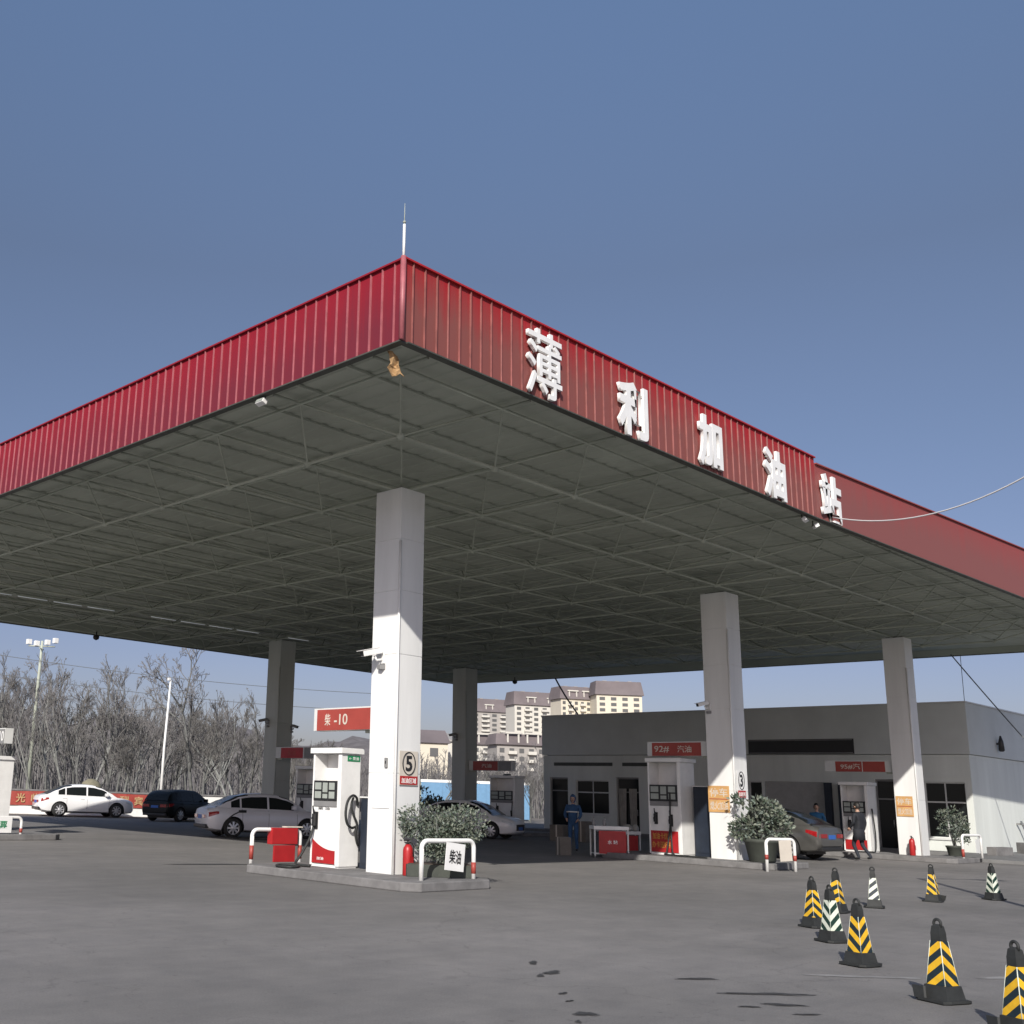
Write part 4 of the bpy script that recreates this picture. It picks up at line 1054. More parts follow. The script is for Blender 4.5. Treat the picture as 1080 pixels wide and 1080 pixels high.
    if coat_len > 0:
        mb = MB(); rows = []
        for z, rx, ry in ((.98,.145,.195),(.85,.155,.205),(.88-coat_len,.16,.215)):
            rows.append([mb.bm.verts.new((rx*math.cos(2*PI*i/20), ry*math.sin(2*PI*i/20), z+.01*math.sin(i*3))) for i in range(20)])
        for A, B in zip(rows, rows[1:]):
            for i in range(20): mb.bm.faces.new((A[i], A[(i+1)%20], B[(i+1)%20], B[i]))
        o = obj('coat_skirt', mb, top, t, smooth=True); so = o.modifiers.new('s','SOLIDIFY'); so.thickness = .015
    return t, b
stand = dict(legs=[(.02,.10,.49),(-.03,.11,.02),(.01,-.10,.49),(.0,-.11,.02)], arms=[(.02,.26,1.16),(.20,.20,1.02),(.03,-.26,1.15),(.22,-.18,1.04)])
t, b = person('person in blue hooded work overalls standing beside the red and white stall table', (30.0, 21.6, 0), rad(205), 1.74, M['worker_blue'], M['worker_blue'], stand, hood=True)
mb = MB()
for z in (1.24,):
    mb.tube([(.165*math.cos(a)-.01, .205*math.sin(a), z+.015*math.cos(a)) for a in [2*PI*i/24 for i in range(24)]], .022, 6, closed=True)
obj('reflective_band', mb, M['winframe'], t)
walk = dict(legs=[(.16,.09,.50),(-.02,.09,.02),(-.02,-.09,.48),(-.32,-.10,.05)], arms=[(-.02,.26,1.16),(.16,.22,1.0),(-.05,-.27,1.17),(.02,-.26,.92)])
person('person in long dark coat walking behind the grey crossover', (37.15, 15.45, 0), rad(75), 1.80, M['coat'], M['jeans'], walk, coat_len=.25)
person('person in bright blue jacket mostly hidden behind the grey crossover', (38.9, 17.6, 0), rad(200), 1.74, M['blue_coat'], M['jeans'], stand)

# ------------------------------------------------------------------ stall tables and boxes under the canopy
def stall(lab, loc, rz, w, d, h, panel, txt):
    t = thing('stall_table', lab, 'table', loc, rz)
    mb = MB(); mb.box(-w/2-.03, w/2+.03, -d/2-.03, d/2+.03, h-.10, h, .01); obj('tabletop', mb, M['white'], t)
    for sx in (-1,1):
        for sy_ in (-1,1):
            mb = MB(); mb.box(sx*w/2-.02, sx*w/2+.02, sy_*d/2-.02, sy_*d/2+.02, .06, h-.101); obj('leg', mb, M['winframe'], t)
            mb = MB(); mb.lathe([(.01,0),(.03,.01),(.03,.05),(.01,.06)], 8, 0, (sx*w/2, sy_*d/2, 0)); obj('caster', mb, M['grey'], t)
    mb = MB(); mb.box(-w/2+.12, w/2-.06, -d/2-.012, -d/2+.0, .12, h-.13); p = obj('front_panel', mb, M[panel], t)
    if txt: text_obj('lettering', txt, (.03, -d/2-.014, h*.5), w*.3, .12, '-Y', M['letter'], p, .02, .004)
    mb = MB(); mb.box(-w/2+.02, w/2-.02, -d/2+.02, d/2-.02, .10, .13); obj('lower_shelf', mb, M['winframe'], t)
    return t
stall('white stall table with a red lettered front panel beside the blue worker', (28.3, 19.1, 0), rad(-42), .98, .55, .90, 'red', '水 站')
stall('smaller stall table heaped with goods, left of the lettered dispenser', (30.6, 19.95, 0), rad(-42), .62, .5, .72, 'red', None)
def box_thing(name, lab, cat, loc, rz, dx, dy, dz, m, lid=True):
    t = thing(name, lab, cat, loc, rz)
    mb = MB(); mb.box(-dx/2, dx/2, -dy/2, dy/2, 0, dz, .012); obj('body', mb, m, t)
    if lid:
        mb = MB(); mb.box(-dx/2-.004, dx/2+.004, -.03, .03, .002, dz+.003); obj('tape', mb, M['cream'], t)
    return t
box_thing('carton', 'pale carton standing left of the white stall table', 'carton', (27.75, 20.35, 0), rad(-30), .36, .34, .52, M['carton'])
box_thing('carton', 'low carton by the station corner, left of the blue worker', 'carton', (37.2, 27.4, 0), rad(10), .8, .6, .62, M['carton'])
box_thing('carton', 'taller carton against the dark doorway, right beside the low carton', 'carton', (37.6, 26.5, 0), rad(-8), .5, .5, .8, M['carton'])
for i, (x, y, z, r_, lab) in enumerate(((30.5,19.85,.72,.13,'round goods bag on left of the smaller stall table'), (30.68,19.72,.72,.11,'round goods bag in the middle of the smaller stall table'), (30.8,20.1,.72,.15,'larger goods bag at back of the smaller stall table'))):
    mb = MB(); mb.lathe([(.02,0),(r_,.02),(r_*1.1,.08),(r_*.8,.17),(r_*.3,.2)], 14)
    rnd = random.Random(i)
    for v in mb.bm.verts: v.co += Vector((rnd.uniform(-.015,.015), rnd.uniform(-.015,.015), rnd.uniform(-.008,.008)))
    tag(obj('goods_bag', mb, M['curtain'], None, (x, y, z)), lab, 'bag', 'goods on the stall tables')
for i, (x, y, lab) in enumerate(((28.0,19.42,'small dark bottle at left of the white stall tabletop'), (28.22,19.2,'small dark bottle at right of the white stall tabletop'))):
    mb = MB(); mb.lathe([(.05,0),(.055,.02),(.055,.16),(.02,.2),(.02,.25)], 12); tag(obj('bottle', mb, M['grey'], None, (x, y, .90)), lab, 'bottle', 'goods on the stall tables')

# ------------------------------------------------------------------ station building
BX, BY0, BY1, BH = 47.7, 15.3, 36.2, 5.93
st = thing('station_building', 'flat roofed single storey station building under the canopy', 'building', (BX, BY0, 0))
D_ = 13.0; LN = BY1-BY0
OPEN = [(0.25,1.80,.62,2.80,'window'), (2.95,3.75,.02,2.88,'door'), (5.9,8.6,.92,2.72,'shutter'), (8.72,9.35,.9,2.72,'window1'), (12.4,14.2,.9,2.7,'window'), (15.1,16.4,.02,2.8,'door'), (16.85,18.85,.95,2.63,'window'), (19.35,20.5,.02,2.75,'door')]
# front wall assembled from piers so that openings are real recesses
mb = MB()
yc = 0.0
for (a, b, z0, z1, _) in OPEN:
    mb.box(0, .28, yc, a, 0, 3.88); 
    if z0 > .05: mb.box(0, .28, a, b, 0, z0)
    mb.box(0, .28, a, b, z1, 3.88)
    yc = b
mb.box(0, .28, yc, LN, 0, 3.88)
mb.box(.28, D_, 0, .25, 0, 3.88); mb.box(.28, D_, LN-.25, LN, 0, 3.88); mb.box(D_-.25, D_, .25, LN-.25, 0, 3.88)
obj('wall', mb, M['plaster'], st)
mb = MB(); mb.box(-.06, D_+.06, -.06, LN+.06, 3.90, BH, .02); pr_ = obj('parapet', mb, M['band'], st)
mb = MB(); mb.box(-.10, D_+.1, -.10, LN+.1, BH+.002, BH+.06, .01); obj('coping', mb, M['winframe'], pr_)
mb = MB(); mb.box(.9, 1.0, .26, LN-.26, .02, 3.8); obj('interior_wall', mb, M['navy'], st)
mb = MB(); mb.box(-.03, 0, .0, LN, 2.98, 3.06); obj('lintel_moulding', mb, M['plaster'], st)
for (a, b, z0, z1, k) in OPEN:
    if k.startswith('window'):
        mb = MB(); f = .05
        mb.box(.10,.16,a,a+f,z0,z1); mb.box(.10,.16,b-f,b,z0,z1); mb.box(.10,.16,a+f,b-f,z0,z0+f); mb.box(.10,.16,a+f,b-f,z1-f,z1)
        if k == 'window':
            m1 = (a+b)/2; zt = z0+(z1-z0)*.64
            mb.box(.10,.16,m1-f/2,m1+f/2,z0+f,z1-f); mb.box(.11,.15,a+f,m1-f/2,zt-.03,zt+.03); mb.box(.11,.15,m1+f/2,b-f,zt-.03,zt+.03)
        w = obj('window', mb, M['winframe'], st)
        mb = MB(); mb.box(.125,.135,a+.01,b-.01,z0+.01,z1-.01); obj('pane', mb, M['glass'], w)
        mb = MB(); mb.box(-.05,.10,a-.05,b+.05,z0-.07,z0-.002); obj('sill', mb, M['winframe'], w)
    elif k == 'shutter':
        mb = MB(); 
        nsl = 18
        for i in range(nsl):
            za = z0+(z1-z0)*i/nsl; mb.box(.08,.12,a+.01,b-.01,za+.004,za+(z1-z0)/nsl-.008)
        mb.box(.125,.14,a,b,z0,z1)
        obj('roller_shutter', mb, M['shutter'], st)
    else:
        mb = MB(); mb.box(.12,.18,a+.0,a+.07,z0,z1); mb.box(.12,.18,b-.07,b,z0,z1); mb.box(.12,.18,a+.07,b-.07,z1-.08,z1); mb.box(.12,.18,a+.07,b-.07,2.05,2.11)
        d = obj('door', mb, M['grey'], st)
        mb = MB(); mb.box(.145,.155,a+.02,b-.02,z0,z1-.02); obj('pane', mb, M['glass'], d)
        mb = MB(); mb.tube([(.09,a+.16,.95),(.09,a+.16,1.25)], .012, 8); obj('handle', mb, M['rim'], d)
# curtain in the second door, teal strip in right window
mb = MB()
for i, (a, b) in enumerate(((15.25,15.7),(15.85,16.3))):
    nn = 10
    vs0 = [mb.bm.verts.new((.06+.025*math.sin(j*2.2), a+(b-a)*j/nn, 2.25)) for j in range(nn+1)]
    vs1 = [mb.bm.verts.new((.06+.035*math.sin(j*2.2+.3), a+(b-a)*(.5+(j/nn-.5)*(.75)), .45)) for j in range(nn+1)]
    for j in range(nn): mb.bm.faces.new((vs0[j], vs0[j+1], vs1[j+1], vs1[j]))
obj('door_curtain', mb, M['curtain'], st, smooth=True)
mb = MB(); mb.box(-.09,-.061,4.45,9.22,3.92,4.56,.004); sb = obj('name_board', mb, M['black'], st)
mb = MB(); mb.box(-.10,-.0905,4.5,9.17,3.95,3.98); mb.box(-.10,-.0905,4.5,9.17,4.50,4.53); obj('board_trim', mb, M['grey'], sb)
for (a, b) in ((12.5, 16.0), (16.6, 20.2)):
    mb = MB(); mb.box(-.04,-.001,a,b,3.35,3.52,.005); obj('lintel_board', mb, M['trim'], st)
# porch posts
for a in (4.9, 5.5):
    mb = MB(); mb.box(-.32,-.08,a,a+.26,.13,2.7,.01); obj('porch_post', mb, M['navy'], st)
# side wall lamp and pipe
t = thing('wall_lamp', 'small dark wall lamp high on the station side wall', 'lamp', (50.95, 15.23, 4.45))
mb = MB(); mb.box(-.05,.05,-.10,-.0,-.02,.06,.01); mb.tube([(0,-.06,.05),(0,-.14,.28)], .02, 8); obj('bracket', mb, M['black'], t)
mb = MB(); mb.lathe([(.03,.25),(.10,.0),(.12,-.35),(.06,-.40)], 12, 0, (0,-.16,.1)); obj('shade', mb, M['black'], t)
t = thing('drain_pipe', 'slanting grey drain pipe on the station side wall at right frame edge', 'pipe', (53.0, 15.1, 0))
mb = MB(); mb.tube([(-.5,-.02,1.35),(.3,-.06,.55),(.5,-.06,.15)], .045, 8); obj('pipe', mb, M['cable_grey'], t)
mb = MB(); mb.box(-.42,-.36,-.08,.19,1.2,1.28); obj('clip', mb, M['grey'], t)
box_thing('concrete_block', 'grey concrete block lying at foot of the station side wall', 'block', (46.6, 14.2, .12), rad(-10), 1.2, .35, .30, M['kerb'], False)
box_thing('concrete_block', 'grey block at right frame edge by the station wall', 'block', (50.6, 14.4, .12), rad(-40), .6, .5, .42, M['kerb'], False)

# ------------------------------------------------------------------ cables
def cable(name, lab, p0, p1, sag, r, m, n=28):
    mb = MB(); p0, p1 = Vector(p0), Vector(p1); pts = []
    for i in range(n+1):
        s = i/n; p = p0.lerp(p1, s); p.z -= sag*4*s*(1-s); pts.append(p)
    mb.tube(pts, r, 6); return tag(obj(name, mb, m), lab, 'cable')
cable('overhead_cable', 'pale cable sagging from the fascia step up across the sky at right', (24.9, 10.42, 8.28), (22.0, 3.2, 9.3), .98, .016, M['cable_white'])
cable('overhead_cable', 'dark cable slanting from the canopy back edge down across the station side wall', (46.6, 15.25, 7.75), (47.2, 12.4, 3.4), .05, .025, M['cable_grey'])
cable('overhead_cable', 'thin cable dropping straight from the canopy to the station roof corner', (46.9, 15.0, 7.75), (47.65, 15.25, 5.95), .0, .012, M['cable_grey'])
mb = MB(); hose(mb, [(46.5,34.5,7.82),(46.8,34.4,7.35),(47.2,34.2,6.7),(47.75,33.95,5.95)], .042); tag(obj('conduit_hose', mb, M['cable_grey']), 'thick dark conduit curving from the canopy down to the station roof', 'conduit')

# ------------------------------------------------------------------ boundary wall, banner, poles
wa, wb_ = Vector((18.0, 57.5, 0)), Vector((43.0, 45.9, 0))
dW = (wb_-wa); LW = dW.length; angW = math.atan2(dW.y, dW.x)
wl = thing('boundary_wall', 'low white boundary wall with grey coping before the bare wood', 'wall', tuple(wa), angW)
mb = MB(); mb.box(0, 21.1, 0, .25, 0, 1.17); obj('wall_body', mb, M['white'], wl)
mb = MB(); mb.box(-.05, 21.15, -.06, .31, 1.171, 1.25, .01); obj('coping', mb, M['kerb'], wl)
bn = thing('slogan_banner', 'long red banner with yellow writing on the white boundary wall', 'banner', tuple(wa), angW)
mb = MB(); rows = []
NB = 60; B0, B1 = 3.0, 16.4
for i in range(NB+1):
    x = B0+(B1-B0)*i/NB; rows.append([mb.bm.verts.new((x, -.075-.012*math.sin(x*3.1)-.008*math.sin(x*7.7), z+.012*math.sin(x*1.9))) for z in (.46, .81, 1.15)])
for A, B in zip(rows, rows[1:]):
    for k in range(2): mb.bm.faces.new((A[k], B[k], B[k+1], A[k+1]))
obj('banner_sheet', mb, M['sign_red'], bn)
TXT = '热烈欢迎新老顾客光临本站优惠大酬宾'
for i, ch in enumerate(TXT):
    mb = MB(); text_into(mb, ch, (B0+.5+i*.75, -.105, .81), .46, .46, '-Y', .02, .004); obj('character', mb, M['banner_ink'], bn)

def pole(lab, loc, h, m, head=None):
    t = thing('lamp_post', lab, 'lamp post', loc, 0, 'slender posts behind the boundary wall')
    mb = MB(); mb.tube([(0,0,0),(0,0,h*.5),(.10,0,h)], [.09,.07,.05], 8); obj('post', mb, m, t)
    mb = MB(); mb.box(-.07,.07,-.07,.07,h-.05,h+.10,.01); obj('lamp_head', mb, m, t)
    mb = MB(); mb.box(-.18,.18,-.18,.18,0,.06,.01); obj('base_plate', mb, M['steel'], t)
pole('tall white lamp post rising above the black estate car', (32.8, 50.0, 0), 7.25, M['white'])
pole('short white post behind the roof of the silver sedan', (44.2, 49.0, 0), 2.9, M['white'])
t = thing('speaker_mast', 'tall grey mast topped by four white loudspeakers above the wood', 'mast', (37.44, 74.33, 0))
mb = MB(); mb.tube([(0,0,0),(0,0,9.0),(0,0,11.8)], [.16,.12,.09], 8); obj('post', mb, M['steel'], t)
mb = MB(); mb.tube([(-.75,.6,11.4),(.75,-.6,11.4)], .05, 6); mb.tube([(-.35,-.4,11.2),(.35,.4,11.2)], .05, 6); obj('cross_arm', mb, M['steel'], t)
for dx, dy, dz in ((-.75,.6,11.7),(-.3,.24,11.6),(.3,-.24,11.7),(.75,-.6,11.85)):
    mb = MB(); mb.box(dx-.17,dx+.17,dy-.16,dy+.16,dz-.19,dz+.19,.04); obj('loudspeaker', mb, M['white'], t)
t = thing('tarp_mound', 'khaki covered mound in the wood above the white sedan', 'mound', (34.75, 60.75, 0))
mb = MB(); mb.lathe([(.78,0),(.76,.9),(.70,1.35),(.5,1.72),(.2,1.9),(.05,1.92)], 22)
obj('cover', mb, M['straw'], t, smooth=True)
mb = MB(); mb.tube([(.77*math.cos(2*PI*i/22), .77*math.sin(2*PI*i/22), .9) for i in range(22)], .03, 5, closed=True); obj('rope', mb, M['cable_grey'], t)

# blue hoarding and pale post at the back
hb_ = thing('site_hoarding', 'light blue hoarding with white top rail behind the shrubs', 'hoarding', (60.8, 55.5, 0), rad(-42.8))
mb = MB()
for i in range(5): mb.box(-1.5+i*1.6, .09+i*1.6, -.03, .03, .1, 2.55)
obj('panel', mb, M['hoarding'], hb_)
mb = MB(); mb.box(-1.55, 6.6, -.05, .05, 2.56, 2.75); obj('top_rail', mb, M['white'], hb_)
for i in range(6):
    mb = MB(); mb.box(-1.55+i*1.6, -1.50+i*1.6, .035, .10, 0, 2.555); obj('post', mb, M['steel'], hb_)
t = thing('pale_kiosk', 'pale blue metal kiosk with dark cap left of the station building', 'kiosk', (46.0, 37.3, 0), rad(-10))
mb = MB(); mb.box(-.3,.3,-.3,.3,0,2.3,.02); obj('body', mb, M['pale_blue'], t)
mb = MB(); mb.box(-.5,.5,-.5,.5,2.31,2.40,.01); mb.box(-.12,.1,-.2,.2,2.41,2.85,.06); obj('cap', mb, M['trim'], t)
mb = MB(); mb.box(-.312,-.301,-.2,.2,.3,1.9,.003); obj('door', mb, M['pale_blue'], t)

# ------------------------------------------------------------------ bare trees
def grow(seed, H, spread, up, lev=5, dens=1.0):
    rnd = random.Random(seed); tr, cr = MB(), MB()
    def br(p, d, L, r, lv):
        n = 4 if lv < 2 else 3
        pts = [p.copy()]; q = p.copy(); dd = d.copy()
        for i in range(n):
            dd = (dd+Vector((rnd.gauss(0,.13), rnd.gauss(0,.13), up*.10*(lv > 0)))).normalized(); q = q+dd*L/n; pts.append(q.copy())
        rs = [max(.011, r*(1-.55*i/n)) for i in range(n+1)]
        tgt = tr if lv <= 1 else cr
        tgt.tube(pts, rs, 6 if lv == 0 else 4 if lv == 1 else 3, False)
        if lv >= lev: return
        k = {0: 6, 1: 5, 2: 4, 3: 4, 4: 3}[lv]; k = max(2, int(round(k*dens+rnd.uniform(-.5,.5))))
        for c in range(k):
            s = rnd.uniform(.30 if lv == 0 else .25, 1.0); i = min(n-1, int(s*n)); b = pts[i].lerp(pts[i+1], s*n-i)
            az = rnd.uniform(0, 6.28); t_ = (pts[i+1]-pts[i]).normalized()
            sd = t_.cross(Vector((math.cos(az), math.sin(az), .3))).normalized()
            ang = rnd.uniform(.35, .95)*spread
            nd = (t_*math.cos(ang)+sd*math.sin(ang)).normalized()
            br(b, nd, L*rnd.uniform(.45,.72)*(1.05-.35*s), max(.012, r*rnd.uniform(.40,.6)), lv+1)
    br(Vector((0,0,-.1)), Vector((rnd.gauss(0,.04), rnd.gauss(0,.04), 1)), H*.72, H*.0135, 0)
    return tr, cr
PROTO = []
for sd, H, sp, up, ld, bk, tw, dens in ((1, 9, .75, 1.2, 5, 'bark', 'twig', .9), (2, 10, .6, 1.5, 5, 'bark_pale', 'twig2', .86), (3, 8.5, .95, .8, 5, 'bark', 'twig2', .9), (4, 9.5, .7, 1.1, 5, 'bark', 'twig', .84), (5, 7.5, .85, 1.0, 5, 'bark_pale', 'twig', 1.0)):
    a, b = grow(sd, H, sp, up, ld, dens); PROTO.append((a.mesh('trunk', M[bk]), b.mesh('crown', M[tw]), H))
TL = ['slender bare tree with grey trunk in the leafless wood behind the wall', 'slender bare tree with pale trunk in the leafless wood behind the wall', 'spreading bare tree in the leafless wood behind the wall', 'upright bare brown tree in the leafless wood behind the wall', 'low bushy bare tree in the leafless wood behind the wall']
def tree(i, x, y, h, rz, lab=None):
    tr, cr, H = PROTO[i]; s = h/H
    t = thing('bare_tree', lab or TL[i], 'tree', (x, y, 0), rz, 'bare trees of the leafless wood'); t.scale = (s, s, s)
    for nm, me in (('trunk', tr), ('crown', cr)):
        o = bpy.data.objects.new(nm, me); COL.objects.link(o); o.parent = t
    return t
FW = Vector((.68, .733, 0)); RT = Vector((.733, -.68, 0))
rnd = random.Random(21)
def at(depth, px):   # spot on the ground plan seen at a bearing
    return FW*depth+RT*(depth*(px-375)/1139.3)
for i in range(50):
    dep = rnd.uniform(66, 96); px = -70+ (i+rnd.uniform(0,1))*395/50
    p = at(dep, px)
    top = 9.0 if px < 130 else 8.3
    if px > 215: top = 7.9
    if px > 285: top = 5.8
    h = top*(dep/72)*rnd.uniform(.70, 1.02)
    tree(rnd.choice((0,0,1,1,2,3,3,4)), p.x, p.y, h, rnd.uniform(0, 6.28))
p = at(64.5, 218); tree(2, p.x, p.y, 9.2, 1.0, 'wide branching bare tree standing out at the right end of the wood')
for i in range(22):
    dep = rnd.uniform(75, 120); px = rnd.uniform(440, 590); p = at(dep, px)
    tree(rnd.choice((0,1,2,4)), p.x, p.y, rnd.uniform(3.6, 6.2), rnd.uniform(0, 6.28), 'hazy bare tree seen beyond the back columns, left of the station')
# far wood as one mass of thin stems and twigs
mb = MB(); rnd = random.Random(5)
for i in range(1900):
    dep = rnd.uniform(92, 190); px_ = rnd.uniform(-220, 640); p = at(dep, px_); h = rnd.uniform(4.5, 9.5)*(.75+dep/400)*(1 if px_ < 250 else .62)
    a = Vector((p.x, p.y, 0)); d = Vector((rnd.gauss(0,.06), rnd.gauss(0,.06), 1))
    mb.tube([a, a+d*h*.55, a+d*h], [.09,.06,.02], 3, False)
    for k in range(9):
        s = rnd.uniform(.25,.95); q = a+d*h*s; az = rnd.uniform(0,6.28); l = h*.30*(1.15-s)
        mb.tube([q, q+Vector((math.cos(az)*l, math.sin(az)*l, l*1.1))], [.035,.012], 3, False)
kind(obj('far_wood', mb, M['twig2']), 'stuff')
# wooded ridge on the skyline
mb = MB(); rnd = random.Random(4); rows = []
NP = 150
for j in range(5):
    row = []
    for i in range(NP+1):
        px = -700+ (1900)*i/NP; dep = (205, 225, 250, 285, 330)[j]
        p = FW*dep+RT*(dep*(px-375)/1139.3)
        hz = (0, 8, 13.0, 16, 18)[j]*(1.0+.12*math.sin(px*.013)+.10*math.sin(px*.051+1)) + (rnd.uniform(-.5,.7) if j else 0)
        if px > 420: hz *= max(.30, 1-(px-420)/130)
        row.append(mb.bm.verts.new((p.x, p.y, hz-.3)))
    rows.append(row)
for A, B in zip(rows, rows[1:]):
    for i in range(NP): mb.bm.faces.new((A[i], A[i+1], B[i+1], B[i]))
kind(obj('hills', mb, M['hill'], smooth=True), 'structure')

# ------------------------------------------------------------------ far apartment blocks
_win = None
def apartment(lab, px, dep, w, d, eave, roof_h, rz, wall, nx, ny, ndx, balc=False, shade=False):
    p = at(dep, px); t = thing('apartment_block', lab, 'apartment building', (p.x, p.y, 0), rz, 'apartment blocks on the skyline')
    mb = MB(); mb.box(-w/2, w/2, -d/2, d/2, 0, eave); obj('wall', mb, M[wall], t)
    mb = MB(); o = 1.0
    b = [(-w/2-o,-d/2-o,eave+.02),(w/2+o,-d/2-o,eave+.02),(w/2+o,d/2+o,eave+.02),(-w/2-o,d/2+o,eave+.02)]
    tp = [(-w/2+.1,-d/2+1.0,eave+roof_h),(w/2-.1,-d/2+1.0,eave+roof_h),(w/2-.1,d/2-1.0,eave+roof_h),(-w/2+.1,d/2-1.0,eave+roof_h)]
    B = [mb.bm.verts.new(q) for q in b]; T = [mb.bm.verts.new(q) for q in tp]
    mb.bm.faces.new(B); mb.bm.faces.new(T)
    for k in range(4): mb.bm.faces.new((B[k], B[(k+1)%4], T[(k+1)%4], T[k]))
    r = obj('roof', mb, M['apt_roof'], t)
    for k in range(3):
        mb = MB(); mb.box(-w*.3+k*w*.28, -w*.3+k*w*.28+2.2, -1.5, 1.5, eave+roof_h-.3, eave+roof_h+.7); obj('roof_vent', mb, M['apt_shade'], r)
    zt = eave-2.0
    for i in range(nx):
        for j in range(ny):
            x = -w/2+w*(i+.5)/nx; z = zt-3.05*j
            if balc and i % 2 == 1:
                mb = MB(); mb.box(x-w/nx*.42, x+w/nx*.42, -d/2-1.3, -d/2-.02, z-1.4, z-.35); mb.box(x-w/nx*.42, x+w/nx*.42, -d/2-1.35, -d/2-.02, z-1.55, z-1.41)
                obj('balcony', mb, M['apt_white'], t)
            mb = MB(); mb.box(x-w/nx*.24, x+w/nx*.24, -d/2-.12, -d/2-.01, z-1.0, z+.7); obj('window', mb, M['apt_win'], t)
    for i in range(ndx):
        for j in range(ny):
            y = -d/2+d*(i+.5)/ndx; z = zt-3.05*j
            mb = MB(); mb.box(w/2+.01, w/2+.12, y-.75, y+.75, z-.9, z+.7); obj('window', mb, M['apt_win'], t)
    if balc:
        for x in (-w*.18, w*.22):
            mb = MB()
            for dx in (-2.2, 2.2): mb.box(x+dx-.3, x+dx+.3, -d/2-.6, -d/2-.05, eave+.05, eave+4.2)
            mb.box(x-3.2, x+3.2, -d/2-.8, -d/2-.05, eave+4.21, eave+4.9); obj('roof_frame', mb, M['apt_white'], t)
    return t
base_az = math.atan2(RT.y, RT.x)
LOWER = [('lower grey apartment block standing in front of the skyline row', 547, 430, 20, 11, 21.5, 4.2, 12, 'apt_shade', 5, 6, 0, True), ('low pale block left of it, right beside the back column', 515, 470, 16, 11, 23, 4.2, 12, 'apt_white', 4, 6, 0, True)]
apartment('cream end block with three columns of dark windows, rightmost and tallest', 651, 600, 25, 14, 58.0, 7.5, base_az+rad(2), 'apt_wall', 4, 5, 0)
apartment('cream balcony block adjoining the tall end block', 607, 612, 22, 14, 56.0, 7.0, base_az+rad(14), 'apt_wall', 6, 5, 0, True)
apartment('pale block with white roof frames, third from the right of the row', 567, 660, 33, 14, 55.8, 8.0, base_az+rad(14), 'apt_white', 6, 6, 0, True)
apartment('greyish balcony block, fourth from the right of the row', 525, 720, 38, 14, 55.5, 8.5, base_az+rad(12), 'apt_shade', 6, 7, 0, True)
for a_ in LOWER: apartment(*a_[:7], base_az+rad(a_[7]), *a_[8:])
# low houses seen left of the back column
def house(lab, px, dep, w, d, eave, rh, wall, roofm, rz):
    p = at(dep, px); t = thing('village_house', lab, 'house', (p.x, p.y, 0), rz, 'houses on the skyline')
    mb = MB(); mb.box(-w/2, w/2, -d/2, d/2, 0, eave); obj('wall', mb, M[wall], t)
    mb = MB(); mb.prism([(-w/2-.4,-d/2-.4,eave+.02),(-w/2-.4,0,eave+rh),(-w/2-.4,d/2+.4,eave+.02)], (w+.8,0,0)); obj('roof', mb, M[roofm], t)
    for x in (-w*.25, w*.2):
        mb = MB(); mb.box(x-.7, x+.7, -d/2-.08, -d/2-.01, eave-2.2, eave-.8); obj('window', mb, M['apt_win'], t)
house('cream house with maroon roof right of the nearest column', 447, 190, 8, 8, 10.2, 2.4, 'apt_wall', 'apt_roof', base_az+rad(8))
house('white gabled house between the nearest column and the back column', 469, 200, 5.5, 7, 11.0, 1.8, 'apt_white', 'apt_shade', base_az+rad(60))

# overhead wires across the wood
for i, (z0, z1, dep, lab) in enumerate(((9.0, 7.3, 58, 'upper thin wire strung across the bare wood'), (8.1, 6.4, 59.5, 'lower thin wire strung across the bare wood'))):
    a = at(dep, -120); b = at(dep+6, 420)
    cable('power_line', lab, (a.x, a.y, z0), (b.x, b.y, z1), .5, .018, M['cable_grey'])

t = thing('lamp_post', 'tall lamp post off to the right whose long shadow crosses the tarmac', 'lamp post', (18.5, 3.68, 0))
mb = MB(); mb.tube([(0,0,0),(0,0,4),(0,0,7.9)], [.10,.08,.06], 10); obj('post', mb, M['steel'], t)
mb = MB(); mb.tube([(0,0,7.8),(.5,-.5,8.05),(1.1,-1.1,8.1)], .04, 8); obj('arm', mb, M['steel'], t)
mb = MB(); mb.box(-.35,.35,-.12,.12,-.06,.06,.03,mtx=Matrix.Translation((1.3,-1.3,8.08)) @ Matrix.Rotation(rad(-45),4,'Z')); obj('lamp_head', mb, M['grey'], t)
mb = MB(); mb.box(-.25,.25,-.25,.25,0,.05,.01); obj('base_plate', mb, M['steel'], t)
# ------------------------------------------------------------------ light, sky, camera
sun_dir = Vector((-1.40, -.915, 1.0)).normalized()
sl = bpy.data.lights.new('sun', 'SUN'); sl.energy = 4.5; sl.angle = rad(.55); sl.color = (1.0, .95, .87)
so = bpy.data.objects.new('sun', sl); COL.objects.link(so); so.rotation_euler = sun_dir.to_track_quat('Z', 'Y').to_euler(); so.location = (0, 0, 60)
w = bpy.data.worlds.new('World'); scn.world = w; w.use_nodes = True
nt = w.node_tree; bg = nt.nodes['Background']
sk = nt.nodes.new('ShaderNodeTexSky'); sk.sky_type = 'NISHITA'; sk.sun_disc = False
sk.sun_elevation = math.asin(sun_dir.z); sk.sun_rotation = math.atan2(sun_dir.x, sun_dir.y)
sk.air_density = 1.0; sk.dust_density = 1.6; sk.ozone_density = 2.2; sk.altitude = 50
hs = nt.nodes.new('ShaderNodeHueSaturation'); hs.inputs['Saturation'].default_value = .95
nt.links.new(sk.outputs[0], hs.inputs['Color'])
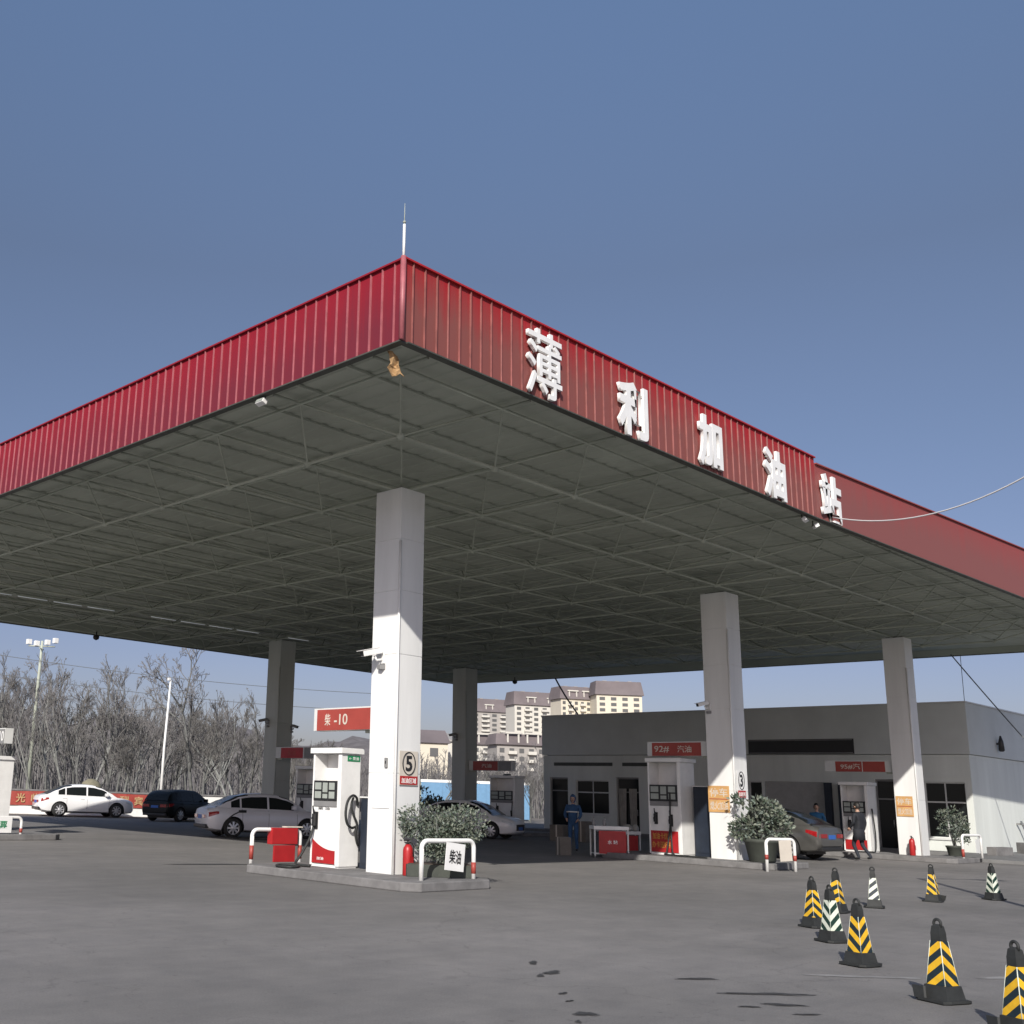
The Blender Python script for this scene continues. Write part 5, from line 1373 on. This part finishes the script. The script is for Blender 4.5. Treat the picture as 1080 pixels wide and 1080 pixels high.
tcw = nt.nodes.new('ShaderNodeTexCoord'); sxw = nt.nodes.new('ShaderNodeSeparateXYZ'); nt.links.new(tcw.outputs['Generated'], sxw.inputs[0])
rw = nt.nodes.new('ShaderNodeValToRGB'); e = rw.color_ramp.elements
e[0].position = 0.0; e[0].color = (.50, .45, .53, 1); e[1].position = .66; e[1].color = (.84, .86, .90, 1)
for p_, c_ in ((.12, (.475, .425, .51)), (.30, (.535, .497, .535)), (.45, (.60, .555, .565))):
    q_ = e.new(p_); q_.color = (*c_, 1)
nt.links.new(sxw.outputs['Z'], rw.inputs['Fac'])
mxw = nt.nodes.new('ShaderNodeMix'); mxw.data_type = 'RGBA'; mxw.blend_type = 'MULTIPLY'; mxw.inputs[0].default_value = 1
nt.links.new(hs.outputs[0], mxw.inputs[6]); nt.links.new(rw.outputs[0], mxw.inputs[7]); nt.links.new(mxw.outputs[2], bg.inputs['Color'])
bg.inputs['Strength'].default_value = .15

cam = bpy.data.cameras.new('camera'); co = bpy.data.objects.new('camera', cam); COL.objects.link(co)
PITCH, ROLL, YAW = (rad(13.61), rad(-1.92), rad(47.26))
f = Vector((math.cos(YAW)*math.cos(PITCH), math.sin(YAW)*math.cos(PITCH), math.sin(PITCH)))
r = Vector((math.sin(YAW), -math.cos(YAW), 0)); d = f.cross(r)
r2 = r*math.cos(ROLL)+d*math.sin(ROLL); d2 = -r*math.sin(ROLL)+d*math.cos(ROLL)
mw = Matrix((( r2.x, -d2.x, -f.x, 0), (r2.y, -d2.y, -f.y, 0), (r2.z, -d2.z, -f.z, 1.62), (0,0,0,1)))
co.matrix_world = mw
cam.sensor_width = 36; cam.sensor_fit = 'HORIZONTAL'; cam.lens = 36*1139.31/1080
cam.shift_x = (540-375)/1080; cam.shift_y = 20/1080
cam.clip_start = .1; cam.clip_end = 9000
scn.camera = co
scn.render.engine = 'CYCLES'
scn.view_settings.view_transform = 'Standard'; scn.view_settings.look = 'None'
scn.view_settings.exposure = .2; scn.view_settings.gamma = 1
